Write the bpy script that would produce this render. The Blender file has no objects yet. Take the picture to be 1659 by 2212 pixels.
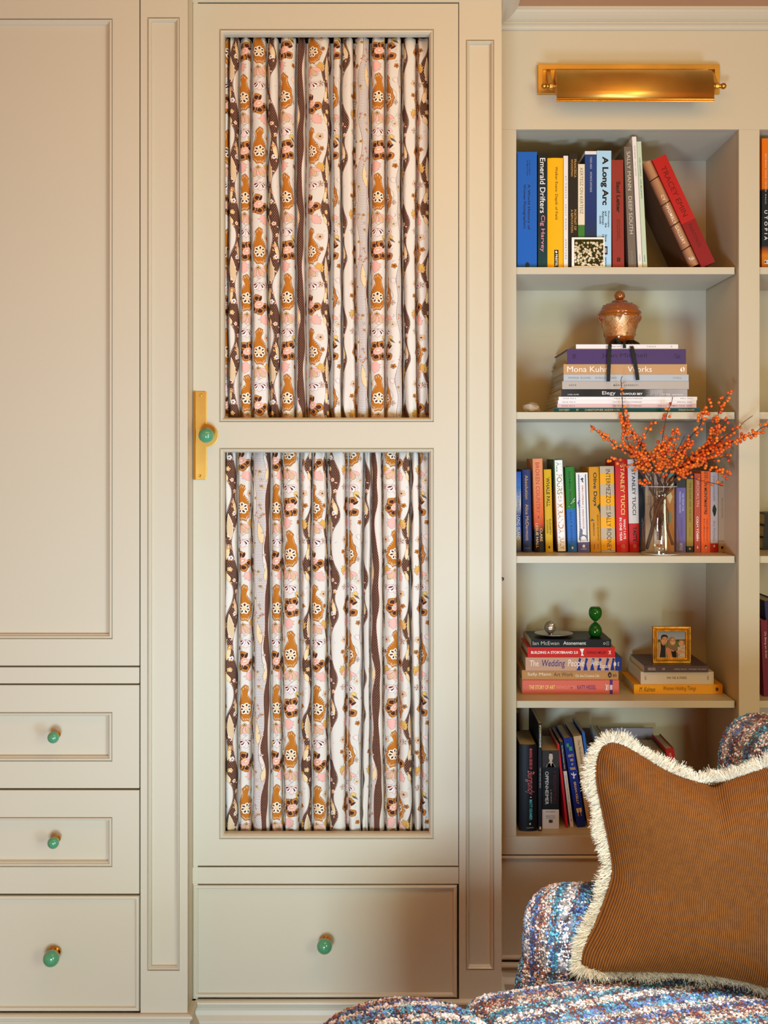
import bpy, bmesh, math, random
import numpy as np
from mathutils import Vector, Matrix, Euler

random.seed(7)
RNG = np.random.default_rng(7)
F = 2296.0            # focal length in pixels (frame 1659 x 2212)
EYE = 1.5             # eye height
CX, CY = 860.0, 985.0 # vanishing point in the frame

def S(r, g, b):
    f = lambda c: (c / 255 / 12.92) if c / 255 <= 0.04045 else ((c / 255 + 0.055) / 1.055) ** 2.4
    return (f(r), f(g), f(b))

def X(px, D): return (px - CX) * D / F
def Z(py, D): return EYE + (CY - py) * D / F
def P(px, py, D): return Vector((X(px, D), D, Z(py, D)))

# ------------------------------------------------------------------ camera, world, lights
SC = bpy.context.scene
COL = SC.collection
cam_d = bpy.data.cameras.new('camera')
cam = bpy.data.objects.new('camera', cam_d)
COL.objects.link(cam)
cam.location = (0, 0, EYE)
cam.rotation_euler = (math.pi / 2, 0, 0)
cam_d.sensor_fit = 'VERTICAL'
cam_d.sensor_height = 36
cam_d.lens = F * 36 / 2212
cam_d.shift_x = (829.5 - CX) / 2212
cam_d.shift_y = (CY - 1106) / 2212
cam_d.clip_start = 0.05
SC.camera = cam

W = bpy.data.worlds.new('room_light')
SC.world = W
W.use_nodes = True
W.node_tree.nodes['Background'].inputs[0].default_value = (1.0, 0.31, 0.05, 1)
W.node_tree.nodes['Background'].inputs[1].default_value = 0.62

def area(name, loc, target, sx, sy, power, color, spread=180):
    d = bpy.data.lights.new(name, 'AREA')
    d.shape = 'RECTANGLE'; d.size = sx; d.size_y = sy
    d.energy = power; d.color = color; d.spread = math.radians(spread)
    o = bpy.data.objects.new(name, d)
    COL.objects.link(o)
    o.location = loc
    o.rotation_euler = (Vector(target) - Vector(loc)).to_track_quat('-Z', 'Y').to_euler()
    return o

area('window_daylight', (1.95, -0.6, 1.55), (0.1, 2.6, 1.2), 0.8, 1.5, 66, (0.50, 0.60, 0.44))
area('low_cool_fill', (-0.30, 0.15, 0.53), (-0.4, 2.6, 0.6), 0.5, 0.45, 34, (0.76, 1.12, 1.42))  # unseen low fill, added to cool and brighten the lower fronts
area('side_cool_fill', (0.9, 0.9, 0.45), (-0.3, 2.6, 0.7), 0.5, 0.5, 26, (0.62, 0.95, 1.55))  # unseen fill added low at the right, inside the room
area('ceiling_lamp', (0.2, 1.6, 2.6), (0, 2.6, 1.6), 1.6, 0.6, 11, (1.0, 0.52, 0.06))
area('seat_fill', (0.45, 1.3, 2.3), (0.5, 1.85, 0.5), 0.4, 0.4, 3.4, (0.80, 0.90, 1.0), 44)  # unseen overhead fill, added to brighten the chair and ottoman

SC.cycles.transparent_max_bounces = 32
vs = SC.view_settings
vs.view_transform = 'Standard'; vs.look = 'None'; vs.gamma = 1.0; vs.use_curve_mapping = False
vs.exposure = 0.09

# ------------------------------------------------------------------ helpers
def tag(o, label=None, cat=None, group=None, kind=None):
    if label: o['label'] = label
    if cat: o['category'] = cat
    if group: o['group'] = group
    if kind: o['kind'] = kind
    return o

def empty(name, loc=(0, 0, 0), label=None, cat=None, group=None):
    o = bpy.data.objects.new(name, None)
    o.empty_display_size = 0.05
    COL.objects.link(o)
    o.location = loc
    return tag(o, label, cat, group)

def link(name, me, mats=None, parent=None, smooth=False):
    me.name = name
    if mats is not None:
        for m in (mats if isinstance(mats, (list, tuple)) else [mats]):
            me.materials.append(m)
    if smooth:
        me.polygons.foreach_set('use_smooth', [True] * len(me.polygons))
    o = bpy.data.objects.new(name, me)
    COL.objects.link(o)
    if parent is not None:
        o.parent = parent
    return o

def bm_obj(name, bm, mats=None, parent=None, smooth=False, recalc=True):
    if recalc:
        bmesh.ops.recalc_face_normals(bm, faces=bm.faces)
    me = bpy.data.meshes.new(name)
    bm.to_mesh(me); bm.free()
    return link(name, me, mats, parent, smooth)

def np_mesh(name, verts, faces, cols=None, uvs=None):
    """verts (n,3), faces (m,k); cols (n,3) point colours; uvs (m*k,2)"""
    me = bpy.data.meshes.new(name)
    n, m, k = len(verts), len(faces), faces.shape[1]
    me.vertices.add(n)
    me.vertices.foreach_set('co', np.asarray(verts, np.float32).ravel())
    me.loops.add(m * k)
    me.loops.foreach_set('vertex_index', np.asarray(faces, np.int32).ravel())
    me.polygons.add(m)
    me.polygons.foreach_set('loop_start', np.arange(0, m * k, k, dtype=np.int32))
    me.polygons.foreach_set('loop_total', np.full(m, k, np.int32))
    if cols is not None:
        a = me.color_attributes.new('yarn', 'FLOAT_COLOR', 'POINT')
        c = np.ones((n, 4), np.float32); c[:, :3] = cols
        a.data.foreach_set('color', c.ravel())
    if uvs is not None:
        u = me.uv_layers.new(name='UVMap')
        u.data.foreach_set('uv', np.asarray(uvs, np.float32).ravel())
    me.update(calc_edges=True)
    return me

def add_box(bm, x0, x1, y0, y1, z0, z1, mi=0, bevel=0.0):
    r = bmesh.ops.create_cube(bm, size=1)
    vs_ = r['verts']
    for v in vs_:
        v.co = Vector((x0 + (v.co.x + .5) * (x1 - x0), y0 + (v.co.y + .5) * (y1 - y0), z0 + (v.co.z + .5) * (z1 - z0)))
    fs = set(f for v in vs_ for f in v.link_faces)
    for f in fs: f.material_index = mi
    if bevel > 0:
        es = list(set(e for v in vs_ for e in v.link_edges))
        b = bmesh.ops.bevel(bm, geom=es, offset=bevel, segments=2, affect='EDGES', profile=.6)
        for f in b['faces']: f.material_index = mi
    return vs_

def box_obj(name, b, mat, parent=None, bevel=0.0015):
    bm = bmesh.new(); add_box(bm, *b, bevel=bevel)
    return bm_obj(name, bm, mat, parent)

def lathe(prof, n=48, cx=0, cy=0, bm=None, mi=0, close=False):
    bm = bm or bmesh.new()
    rings = []
    for r, z in prof:
        if r < 1e-6: rings.append([bm.verts.new((cx, cy, z))])
        else: rings.append([bm.verts.new((cx + r * math.cos(2 * math.pi * i / n), cy + r * math.sin(2 * math.pi * i / n), z)) for i in range(n)])
    prs = list(zip(rings, rings[1:]))
    if close: prs.append((rings[-1], rings[0]))
    for a, b in prs:
        for i in range(n):
            j = (i + 1) % n
            if len(a) == 1 and len(b) == 1: continue
            if len(a) == 1: f = bm.faces.new((a[0], b[i], b[j]))
            elif len(b) == 1: f = bm.faces.new((a[i], a[j], b[0]))
            else: f = bm.faces.new((a[i], a[j], b[j], b[i]))
            f.material_index = mi
    return bm

def sphere(bm, c, r, sub=2, mi=0, sc=(1, 1, 1)):
    res = bmesh.ops.create_icosphere(bm, subdivisions=sub, radius=1)
    for v in res['verts']:
        v.co = Vector((v.co.x * r * sc[0] + c[0], v.co.y * r * sc[1] + c[1], v.co.z * r * sc[2] + c[2]))
    for f in set(f for v in res['verts'] for f in v.link_faces): f.material_index = mi
    return res['verts']

def tube(bm, pts, radii, n=8, mi=0, cap=True):
    pts = [Vector(p) for p in pts]
    rings = []
    up = Vector((0.13, 1, 0.21)).normalized()
    for i, p in enumerate(pts):
        t = (pts[min(i + 1, len(pts) - 1)] - pts[max(i - 1, 0)])
        if t.length < 1e-9: t = Vector((0, 0, 1))
        t.normalize()
        a = t.cross(up)
        if a.length < 1e-3: a = t.cross(Vector((1, 0, 0)))
        a.normalize(); b = t.cross(a)
        r = radii[i] if hasattr(radii, '__len__') else radii
        rings.append([bm.verts.new(p + r * (a * math.cos(2 * math.pi * k / n) + b * math.sin(2 * math.pi * k / n))) for k in range(n)])
    for A, B in zip(rings, rings[1:]):
        for k in range(n):
            f = bm.faces.new((A[k], A[(k + 1) % n], B[(k + 1) % n], B[k])); f.material_index = mi
    if cap:
        for R in (rings[0], rings[-1]):
            f = bm.faces.new(R); f.material_index = mi
    return bm

def ring_rect(bm, x0, x1, z0, z1, D, prof, fill=True, mi=0):
    """concentric mitred rectangle rings; prof = [(inset, depth)] from outside in, depth>0 is away from the room"""
    prev = None
    for ins, dy in prof:
        r = [bm.verts.new((x, D + dy, z)) for x, z in ((x0 + ins, z0 + ins), (x1 - ins, z0 + ins), (x1 - ins, z1 - ins), (x0 + ins, z1 - ins))]
        if prev:
            for i in range(4):
                j = (i + 1) % 4
                f = bm.faces.new((prev[i], prev[j], r[j], r[i])); f.material_index = mi
        prev = r
    if fill:
        f = bm.faces.new(prev); f.material_index = mi
    return prev

def path_mould(bm, path, prof, mi=0, ends=True):
    """path: [(x,y)] the wall line, outward = left-hand side turned towards -y; prof: [(out,z)]"""
    n = len(path)
    rows = []
    for i, (x, y) in enumerate(path):
        def nrm(a, b):
            d = Vector((b[0] - a[0], b[1] - a[1])).normalized()
            return Vector((d.y, -d.x))
        if i == 0: m = nrm(path[0], path[1])
        elif i == n - 1: m = nrm(path[-2], path[-1])
        else:
            a, b = nrm(path[i - 1], path[i]), nrm(path[i], path[i + 1])
            m = (a + b); m = m / (m.dot(a))
        rows.append([bm.verts.new((x + m.x * o, y + m.y * o, z)) for o, z in prof])
    for A, B in zip(rows, rows[1:]):
        for k in range(len(prof) - 1):
            bm.faces.new((A[k], B[k], B[k + 1], A[k + 1]))
    return bm

# ------------------------------------------------------------------ materials
MATS = {}
def nt(name):
    m = bpy.data.materials.new(name); m.use_nodes = True
    t = m.node_tree
    return m, t, t.nodes['Principled BSDF']

def mat(name, col, rough=0.5, metal=0.0, bump=0.0, bscale=200, coat=0.0, spec=0.5, vary=0.0, vscale=20, sheen=0.0):
    if name in MATS: return MATS[name]
    m, t, p = nt(name)
    p.inputs['Base Color'].default_value = (*col, 1)
    p.inputs['Roughness'].default_value = rough
    p.inputs['Metallic'].default_value = metal
    p.inputs['Specular IOR Level'].default_value = spec
    p.inputs['Coat Weight'].default_value = coat
    p.inputs['Coat Roughness'].default_value = 0.1
    p.inputs['Sheen Weight'].default_value = sheen
    tc = t.nodes.new('ShaderNodeTexCoord')
    if bump:
        nz = t.nodes.new('ShaderNodeTexNoise'); nz.inputs['Scale'].default_value = bscale; nz.inputs['Detail'].default_value = 4
        bp = t.nodes.new('ShaderNodeBump'); bp.inputs['Strength'].default_value = bump; bp.inputs['Distance'].default_value = 0.001
        t.links.new(tc.outputs['Object'], nz.inputs['Vector']); t.links.new(nz.outputs['Fac'], bp.inputs['Height'])
        t.links.new(bp.outputs['Normal'], p.inputs['Normal'])
    if vary:
        nz = t.nodes.new('ShaderNodeTexNoise'); nz.inputs['Scale'].default_value = vscale; nz.inputs['Detail'].default_value = 5
        cr = t.nodes.new('ShaderNodeValToRGB')
        cr.color_ramp.elements[0].position = .3; cr.color_ramp.elements[1].position = .7
        cr.color_ramp.elements[0].color = (*[c * (1 - vary) for c in col], 1)
        cr.color_ramp.elements[1].color = (*[min(1, c * (1 + vary)) for c in col], 1)
        t.links.new(tc.outputs['Object'], nz.inputs['Vector']); t.links.new(nz.outputs['Fac'], cr.inputs['Fac'])
        t.links.new(cr.outputs['Color'], p.inputs['Base Color'])
    MATS[name] = m
    return m

def cmat(rgb, rough=0.45, kind='paper'):
    """a printed paper / cloth colour given as sRGB 0-255"""
    key = '%s_%d_%d_%d' % ((kind,) + tuple(rgb))
    return mat(key, S(*rgb), rough, bump=0.15, bscale=400, spec=.22)

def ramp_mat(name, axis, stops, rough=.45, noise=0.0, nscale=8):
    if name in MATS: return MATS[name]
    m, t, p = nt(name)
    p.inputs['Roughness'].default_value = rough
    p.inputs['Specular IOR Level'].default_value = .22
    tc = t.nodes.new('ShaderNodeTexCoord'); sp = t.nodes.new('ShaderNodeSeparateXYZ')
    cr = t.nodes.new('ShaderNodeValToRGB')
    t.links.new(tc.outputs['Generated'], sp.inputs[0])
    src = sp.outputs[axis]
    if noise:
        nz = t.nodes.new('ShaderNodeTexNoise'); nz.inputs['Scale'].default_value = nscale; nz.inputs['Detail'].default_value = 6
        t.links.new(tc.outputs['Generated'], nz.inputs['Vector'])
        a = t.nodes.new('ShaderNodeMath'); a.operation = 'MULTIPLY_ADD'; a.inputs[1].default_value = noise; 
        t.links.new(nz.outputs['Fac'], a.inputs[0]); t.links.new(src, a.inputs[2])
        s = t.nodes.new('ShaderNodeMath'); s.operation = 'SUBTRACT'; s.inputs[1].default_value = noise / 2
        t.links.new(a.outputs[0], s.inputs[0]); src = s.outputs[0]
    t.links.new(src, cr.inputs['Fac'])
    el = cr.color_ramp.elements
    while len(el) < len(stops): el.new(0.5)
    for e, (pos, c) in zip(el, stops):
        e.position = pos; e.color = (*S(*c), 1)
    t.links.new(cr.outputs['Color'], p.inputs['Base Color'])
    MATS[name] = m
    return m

PAINT = mat('cream_eggshell_paint', S(199, 187, 160), 0.42, bump=0.04, bscale=60, spec=0.32)
CEIL = mat('terracotta_plaster', S(186, 140, 100), 0.8)
WALLM = mat('wall_plaster', S(200, 175, 140), 0.8)
WOOD = mat('oak_floorboards', S(120, 84, 52), 0.5, vary=.25, vscale=6)
BRASS = mat('aged_brass', S(222, 174, 86), 0.42, metal=1.0, bump=0.05, bscale=30, vary=0.14, vscale=9)
BRASS_S = mat('polished_brass', S(212, 160, 72), 0.16, metal=1.0)
GREEN_C = mat('jade_glazed_ceramic', S(74, 142, 100), 0.14, coat=0.6)
DARK = mat('dark_iron', S(30, 26, 24), 0.5, metal=.5)

def pages_mat():
    m, t, p = nt('book_page_block')
    p.inputs['Roughness'].default_value = .85
    tc = t.nodes.new('ShaderNodeTexCoord')
    mp = t.nodes.new('ShaderNodeMapping'); mp.inputs['Scale'].default_value = (1800, 4, 4)
    nz = t.nodes.new('ShaderNodeTexNoise'); nz.inputs['Scale'].default_value = 1.0
    cr = t.nodes.new('ShaderNodeValToRGB')
    cr.color_ramp.elements[0].position = .35; cr.color_ramp.elements[1].position = .65
    cr.color_ramp.elements[0].color = (*S(176, 158, 124), 1); cr.color_ramp.elements[1].color = (*S(220, 206, 176), 1)
    t.links.new(tc.outputs['Object'], mp.inputs[0]); t.links.new(mp.outputs[0], nz.inputs['Vector'])
    t.links.new(nz.outputs['Fac'], cr.inputs[0]); t.links.new(cr.outputs[0], p.inputs['Base Color'])
    return m
PAGES = pages_mat()

# ------------------------------------------------------------------ small painter for printed cloth and photographs
class Canvas:
    def __init__(s, w, h, bg, wrap=False):
        s.w, s.h, s.wrap = w, h, wrap
        s.a = np.zeros((h, w, 3), np.float32); s.a[:] = np.array(bg, np.float32) / 255
    def win(s, x0, x1, y0, y1):
        xs = np.arange(int(math.floor(x0)), int(math.ceil(x1)) + 1); ys = np.arange(int(math.floor(y0)), int(math.ceil(y1)) + 1)
        if not s.wrap:
            xs = xs[(xs >= 0) & (xs < s.w)]; ys = ys[(ys >= 0) & (ys < s.h)]
        return xs, ys
    def put(s, xs, ys, mask, col):
        if len(xs) == 0 or len(ys) == 0: return
        c = np.array(col, np.float32) / 255
        ix = np.ix_(ys % s.h, xs % s.w)
        sub = s.a[ix]
        m = np.clip(mask, 0, 1)[..., None]
        s.a[ix] = sub * (1 - m) + c * m
    def poly(s, pts, fill=None, line=None, lw=1.0, hatch=None):
        pts = np.asarray(pts, np.float64)
        pad = lw + 2
        xs, ys = s.win(pts[:, 0].min() - pad, pts[:, 0].max() + pad, pts[:, 1].min() - pad, pts[:, 1].max() + pad)
        if len(xs) == 0 or len(ys) == 0: return
        gx, gy = np.meshgrid(xs + .5, ys + .5)
        inside = np.zeros(gx.shape, bool); dist = np.full(gx.shape, 1e9)
        q = np.roll(pts, -1, 0)
        for (ax, ay), (bx, by) in zip(pts, q):
            if ay != by:
                c = ((ay > gy) != (by > gy)) & (gx < (bx - ax) * (gy - ay) / (by - ay) + ax)
                inside ^= c
            dx, dy = bx - ax, by - ay
            L = dx * dx + dy * dy + 1e-9
            t = np.clip(((gx - ax) * dx + (gy - ay) * dy) / L, 0, 1)
            dist = np.minimum(dist, np.hypot(gx - ax - t * dx, gy - ay - t * dy))
        sd = np.where(inside, dist, -dist)
        if fill is not None: s.put(xs, ys, sd + .5, fill)
        if hatch is not None:
            col, per, duty, ang = hatch
            ph = ((gx * math.cos(ang) + gy * math.sin(ang)) / per) % 1.0
            s.put(xs, ys, np.where(ph < duty, np.clip(sd + .5, 0, 1), 0), col)
        if line is not None: s.put(xs, ys, lw / 2 + .5 - dist, line)
    def ell(s, cx, cy, rx, ry, ang=0, **k):
        t = np.linspace(0, 2 * math.pi, 22, endpoint=False)
        x, y = rx * np.cos(t), ry * np.sin(t)
        c, sn = math.cos(ang), math.sin(ang)
        s.poly(np.stack([cx + x * c - y * sn, cy + x * sn + y * c], 1), **k)
    def petal(s, cx, cy, r0, r1, wd, ang, **k):
        t = np.linspace(0, 1, 9)
        prof = np.sin(np.pi * t ** 1.35) ** .8 * wd
        L = r0 + (r1 - r0) * t
        up = np.stack([L, prof], 1); dn = np.stack([L, -prof], 1)[::-1]
        q = np.concatenate([up, dn[1:-1]])
        c, sn = math.cos(ang), math.sin(ang)
        s.poly(np.stack([cx + q[:, 0] * c - q[:, 1] * sn, cy + q[:, 0] * sn + q[:, 1] * c], 1), **k)
    def stroke(s, pts, col, lw):
        pts = np.asarray(pts, float)
        for a, b in zip(pts, pts[1:]):
            xs, ys = s.win(min(a[0], b[0]) - lw - 1, max(a[0], b[0]) + lw + 1, min(a[1], b[1]) - lw - 1, max(a[1], b[1]) + lw + 1)
            if len(xs) == 0 or len(ys) == 0: continue
            gx, gy = np.meshgrid(xs + .5, ys + .5)
            d = b - a; L = d @ d + 1e-9
            t = np.clip(((gx - a[0]) * d[0] + (gy - a[1]) * d[1]) / L, 0, 1)
            s.put(xs, ys, lw / 2 + .5 - np.hypot(gx - a[0] - t * d[0], gy - a[1] - t * d[1]), col)
    def image(s, name):
        im = bpy.data.images.new(name, s.w, s.h, alpha=False)
        px = np.ones((s.h, s.w, 4), np.float32); px[..., :3] = s.a[::-1]
        im.pixels.foreach_set(px.ravel()); im.update()
        try: im.pack()
        except Exception: pass
        return im

def image_mat(name, im, rough=.6, ext='REPEAT', sheen=0.0, weave=0.0, sss=0.0):
    m, t, p = nt(name)
    p.inputs['Roughness'].default_value = rough
    p.inputs['Sheen Weight'].default_value = sheen
    tx = t.nodes.new('ShaderNodeTexImage'); tx.image = im; tx.extension = ext
    uv = t.nodes.new('ShaderNodeUVMap')
    p.inputs['Specular IOR Level'].default_value = .12
    t.links.new(uv.outputs[0], tx.inputs[0]); t.links.new(tx.outputs[0], p.inputs['Base Color'])
    return m

# --- the printed cotton of the gathered curtains (one repeat)
def paint_print():
    K = 3000.0                     # pixels per metre of cloth
    TW, TH = 0.216, 0.249
    w, h = int(TW * K), int(TH * K)
    c = Canvas(w, h, (220, 210, 194), wrap=True)
    rs = random.Random(3)
    OC, BR, PK, YL, OL, CR = (186, 112, 36), (82, 42, 22), (238, 178, 162), (214, 166, 84), (74, 62, 66), (240, 228, 204)
    mm = K / 1000
    def wave(y, ph, amp):   # periodic centre line
        k = 2 * math.pi / h
        return amp * (math.sin(k * y + ph) + .45 * math.sin(2 * k * y + ph * 1.7) + .25 * math.sin(3 * k * y + ph * 2.3))
    # faint cross hatch ground
    for _ in range(26):
        x, y = rs.uniform(0, w), rs.uniform(0, h)
        for q in range(4):
            c.stroke([(x + q * 1.3 * mm, y), (x + q * 1.3 * mm + 3 * mm, y - 5 * mm)], (236, 200, 186) if rs.random() < .5 else (150, 140, 140), .3 * mm)
    yy = np.arange(h)
    def band(cx, ph, amp, w0, w1, ground, dot, dr, pitch, edge):
        L = np.array([cx * mm + wave(y, ph, amp * mm) - (w0 + w1 * (1 + math.sin(4 * math.pi * y / h + ph * 3)) / 2) * mm for y in yy])
        R = np.array([cx * mm + wave(y, ph, amp * mm) + (w0 + w1 * (1 + math.sin(4 * math.pi * y / h + ph * 2 + 2)) / 2) * mm for y in yy])
        xs = np.arange(w)
        m = np.zeros((h, w), np.float32)
        for off in (-w, 0, w):
            g = xs[None, :] + off
            m = np.maximum(m, np.clip(np.minimum(g - L[:, None], R[:, None] - g) + .5, 0, 1))
        for off in (-w, 0, w):
            g = xs[None, :] + off
            e = np.minimum(abs(g - (L[:, None] - .9 * mm)), abs(g - (R[:, None] + .9 * mm)))
            em = np.clip(.45 * mm - e + .5, 0, 1)[..., None]
            c.a[:] = c.a * (1 - em) + np.array(edge, np.float32) / 255 * em
        c.a[:] = c.a * (1 - m[..., None]) + np.array(ground, np.float32) / 255 * m[..., None]
        # dots
        gy, gx = np.mgrid[0:h, 0:w]
        nrow = int(round(h / (pitch * mm))); pr = h / nrow
        ncol = int(round(w / (pitch * mm))); pc = w / ncol
        row = np.floor(gy / pr)
        fx = ((gx / pc + (row % 2) * .5) % 1 - .5) * pc; fy = ((gy / pr) % 1 - .5) * pr
        d = np.hypot(fx, fy)
        dm = (np.clip(dr * mm - d + .5, 0, 1) * (m > .9))[..., None]
        c.a[:] = c.a * (1 - dm) + np.array(dot, np.float32) / 255 * dm
        return L, R
    # stippled band, brown dotted meander bands
    band(182, 0.6, 5, 8, 8, (240, 232, 222), (70, 44, 34), .68, 2.1, (120, 90, 80))
    Ls, Rs = band(203, 2.0, 3, 5, 4, BR, (236, 226, 214), .50, 3.3, PK)
    L1, R1 = band(80, 1.0, 8, 4, 14, BR, (240, 232, 220), .56, 3.5, (90, 50, 40))
    def leafy(x, y, L, wd, ang, col, hc):
        c.petal(x, y, 0, L, wd, ang, fill=col, hatch=(hc, 1.7 * mm, .42, ang + 1.0), line=BR, lw=.35 * mm)
    # yellow striped feathers along the bands
    for fy, side, ang, L in ((.12, 0, 1.35, 46), (.58, 1, 1.75, 42), (.86, 0, 1.2, 26)):
        y = int(fy * h) % h
        x = L1[y] + 3 * mm if side == 0 else R1[y] - 4 * mm
        leafy(x, y, L * mm, 5.2 * mm, ang, (226, 184, 110), CR)
    leafy(180 * mm, .35 * h, 60 * mm, 6 * mm, 1.45, (224, 180, 104), CR)
    leafy(200 * mm, .8 * h, 40 * mm, 5 * mm, 1.7, (224, 180, 104), CR)
    def clover(x, y, r, col, cen, a0=0, n=5, line=OL, inner=None):
        for i in range(n):
            a = a0 + 2 * math.pi * i / n
            c.petal(x, y, r * .1, r, r * .36, a, fill=col, line=line, lw=.35 * mm)
            if inner: c.petal(x, y, r * .3, r * .82, r * .13, a, fill=inner)
        c.ell(x, y, r * .22, r * .22, fill=cen)
    # little blooms on the brown bands
    for i in range(9):
        y = (i + .5) * h / 9; yi = int(y) % h
        x = (L1[yi] + R1[yi]) / 2 + rs.uniform(-5, 5) * mm
        clover(x, y, rs.uniform(4.4, 6.4) * mm, [(238, 188, 160), OC, (226, 216, 216), YL][i % 4], (240, 220, 180) if i % 2 else BR, rs.random() * 3, line=CR)
        c.petal(x + 5 * mm, y + 6 * mm, 0, 7 * mm, 1.6 * mm, rs.random() * 6, fill=(240, 178, 150))
        c.petal(x - 5 * mm, y + 7 * mm, 0, 7 * mm, 1.6 * mm, rs.random() * 6, fill=YL)
    for i in range(14):
        y = rs.uniform(0, h); yi = int(y) % h
        x = 182 * mm + rs.uniform(-12, 12) * mm
        clover(x, y, 3.6 * mm, [(238, 188, 160), CR, YL][i % 3], BR, rs.random() * 3)
        c.petal(x, y + 4 * mm, 0, 8 * mm, 1.3 * mm, rs.random() * 6, fill=[OC, PK, YL][i % 3])
    # long paisley outline inside the brown band
    yb = .40 * h
    c.petal((L1[int(yb)] + R1[int(yb)]) / 2, yb, -30 * mm, 32 * mm, 7 * mm, 1.5, fill=(226, 208, 176), line=CR, lw=.9 * mm, hatch=((190, 140, 70), 1.6 * mm, .4, .4))
    def paisley(x, y, sx, L=1.0):
        pts = [(0, -34), (7, -31), (9, -25), (5, -22), (5, -17), (10, -11), (16, -4), (17, 3), (21, 8), (17, 14), (16, 20), (10, 23), (8, 27), (2, 25), (-4, 26), (-8, 22), (-14, 19), (-15, 12), (-18, 6), (-15, 0), (-14, -7), (-9, -14), (-7, -21), (-8, -27)]
        sm = []
        for (a, b), (c2, d2) in zip(pts, pts[1:] + pts[:1]):
            sm += [(a, b), ((a + c2) / 2, (b + d2) / 2)]
        sm = [(a, b * 1.36) for a, b in sm]
        q = [(x + sx * a * mm * L, y + b * mm * L) for a, b in sm]
        c.poly(q, fill=OC, line=OL, lw=.5 * mm)
        for i in range(0, len(sm), 1):
            a, b = sm[i]
            for f0, f1 in ((.84, .93),):
                c.stroke([(x + sx * a * mm * L * f0, y + b * mm * L * f0), (x + sx * (a * f1 + 1.2) * mm * L, y + b * mm * L * f1)], CR, .8 * mm)
        clover(x + sx * 1 * mm, y + 8 * mm, 13.5 * mm * L, (244, 232, 206), YL, .3, 7, line=(150, 90, 40), inner=BR)
        c.ell(x + sx * 1 * mm, y + 6 * mm, 3 * mm, 4 * mm, fill=(236, 200, 150))
    def bigflower(x, y, a0, sx=1):
        for i in range(5):
            a = a0 + 2 * math.pi * i / 6
            c.petal(x, y, 3 * mm, 27 * mm, 10 * mm, a, fill=OC, line=OL, lw=.45 * mm)
            c.petal(x, y, 9 * mm, 22 * mm, 5.8 * mm, a, fill=BR, line=CR, lw=.4 * mm)
            c.petal(x, y, 3 * mm, 24 * mm, 3.2 * mm, a + .52, fill=BR, line=CR, lw=.35 * mm)
        c.ell(x + sx * 1 * mm, y, 11.5 * mm, 8 * mm, -.5, fill=PK, line=CR, lw=.5 * mm)
        c.ell(x + sx * 2 * mm, y - 1 * mm, 4.6 * mm, 3.2 * mm, -.5, fill=(240, 210, 180), line=OC, lw=.8 * mm)
    def wing(x, y, sx=1):
        for a, L, wd, col, hc in ((2.6, 27, 4.6, PK, None), (2.0, 27, 7, (240, 226, 200), OC), (1.5, 25, 4.2, PK, None), (1.0, 28, 7, (240, 226, 200), OC), (.4, 27, 4.6, PK, None)):
            aa = a if sx > 0 else math.pi - a
            c.petal(x, y, 1 * mm, L * mm, wd * mm, aa, fill=col, hatch=(hc, 1.5 * mm, .5, .2) if hc else None, line=OL, lw=.35 * mm)
        clover(x, y, 5 * mm, YL, BR, 0, 4)
    def drop(x, y, sx=1):
        for i, a in enumerate((.4, .95, 1.57, 2.2, 2.75)):
            c.petal(x, y, 0, 21 * mm, 6 * mm, a, fill=(240, 232, 222) if i % 2 else (244, 208, 198), line=OL, lw=.4 * mm)
            if i != 2: c.petal(x, y, 4 * mm, 16 * mm, 1.9 * mm, a, fill=BR)
    def leaf(x, y, col, ang, L=17):
        q = []
        for t, wv in ((0, 0), (.2, .3), (.15, .5), (.45, .35), (.42, .55), (.7, .3), (.68, .42), (1, 0), (.72, -.38), (.7, -.25), (.45, -.5), (.45, -.3), (.2, -.45), (.2, -.2)):
            a, b = t * L * mm, wv * L * .8 * mm
            q.append((x + a * math.cos(ang) - b * math.sin(ang), y + a * math.sin(ang) + b * math.cos(ang)))
        c.poly(q, fill=col, line=OL, lw=.3 * mm)
    def vine(x0, y0, x1, y1, bend):
        pts = [((1 - t) * x0 + t * x1 + bend * math.sin(math.pi * t), (1 - t) * y0 + t * y1) for t in np.linspace(0, 1, 9)]
        c.stroke(pts, OL, .35 * mm)
    G = 1.38
    for (bx, oy, sx) in ((36 * mm, 0, 1), (136 * mm, .46 * h, -1)):
        vine(bx - 16 * mm, oy + 10 * mm, bx + 14 * mm, oy + 75 * mm, 22 * mm)
        vine(bx + 18 * mm, oy + 110 * mm, bx - 16 * mm, oy + 178 * mm, -16 * mm)
        clover(bx + sx * 21 * mm, oy + 20 * mm, 9 * mm, (240, 200, 170), BR, .4, 5, inner=YL)
        clover(bx - sx * 21 * mm, oy + 68 * mm, 7 * mm, (240, 226, 205), OC, .1, 5, inner=BR)
        clover(bx + sx * 22 * mm, oy + 138 * mm, 8.5 * mm, (240, 226, 205), OC, .8, 5, inner=BR)
        clover(bx - sx * 24 * mm, oy + 226 * mm, 6.5 * mm, OC, BR, .2, 5)
        clover(bx + sx * 25 * mm, oy + 50 * mm, 6 * mm, OC, BR, .2, 5)
        clover(bx - sx * 22 * mm, oy + 122 * mm, 8 * mm, (244, 232, 214), OC, .5, 5, inner=YL)
        leaf(bx + sx * 18 * mm, oy + 84 * mm, YL, 1.2 if sx > 0 else 1.9, 26)
        leaf(bx - sx * 20 * mm, oy + 6 * mm, (246, 214, 200), 1.3, 15)
        leaf(bx - sx * 18 * mm, oy + 148 * mm, (230, 190, 110), 1.9, 17)
        wing(bx - 2 * mm, oy + 96 * mm, sx)
        drop(bx + sx * 1 * mm, oy + 134 * mm, sx)
        leaf(bx + sx * 4 * mm, oy + 214 * mm, PK, .9 if sx > 0 else 1.7, 30)
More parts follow.
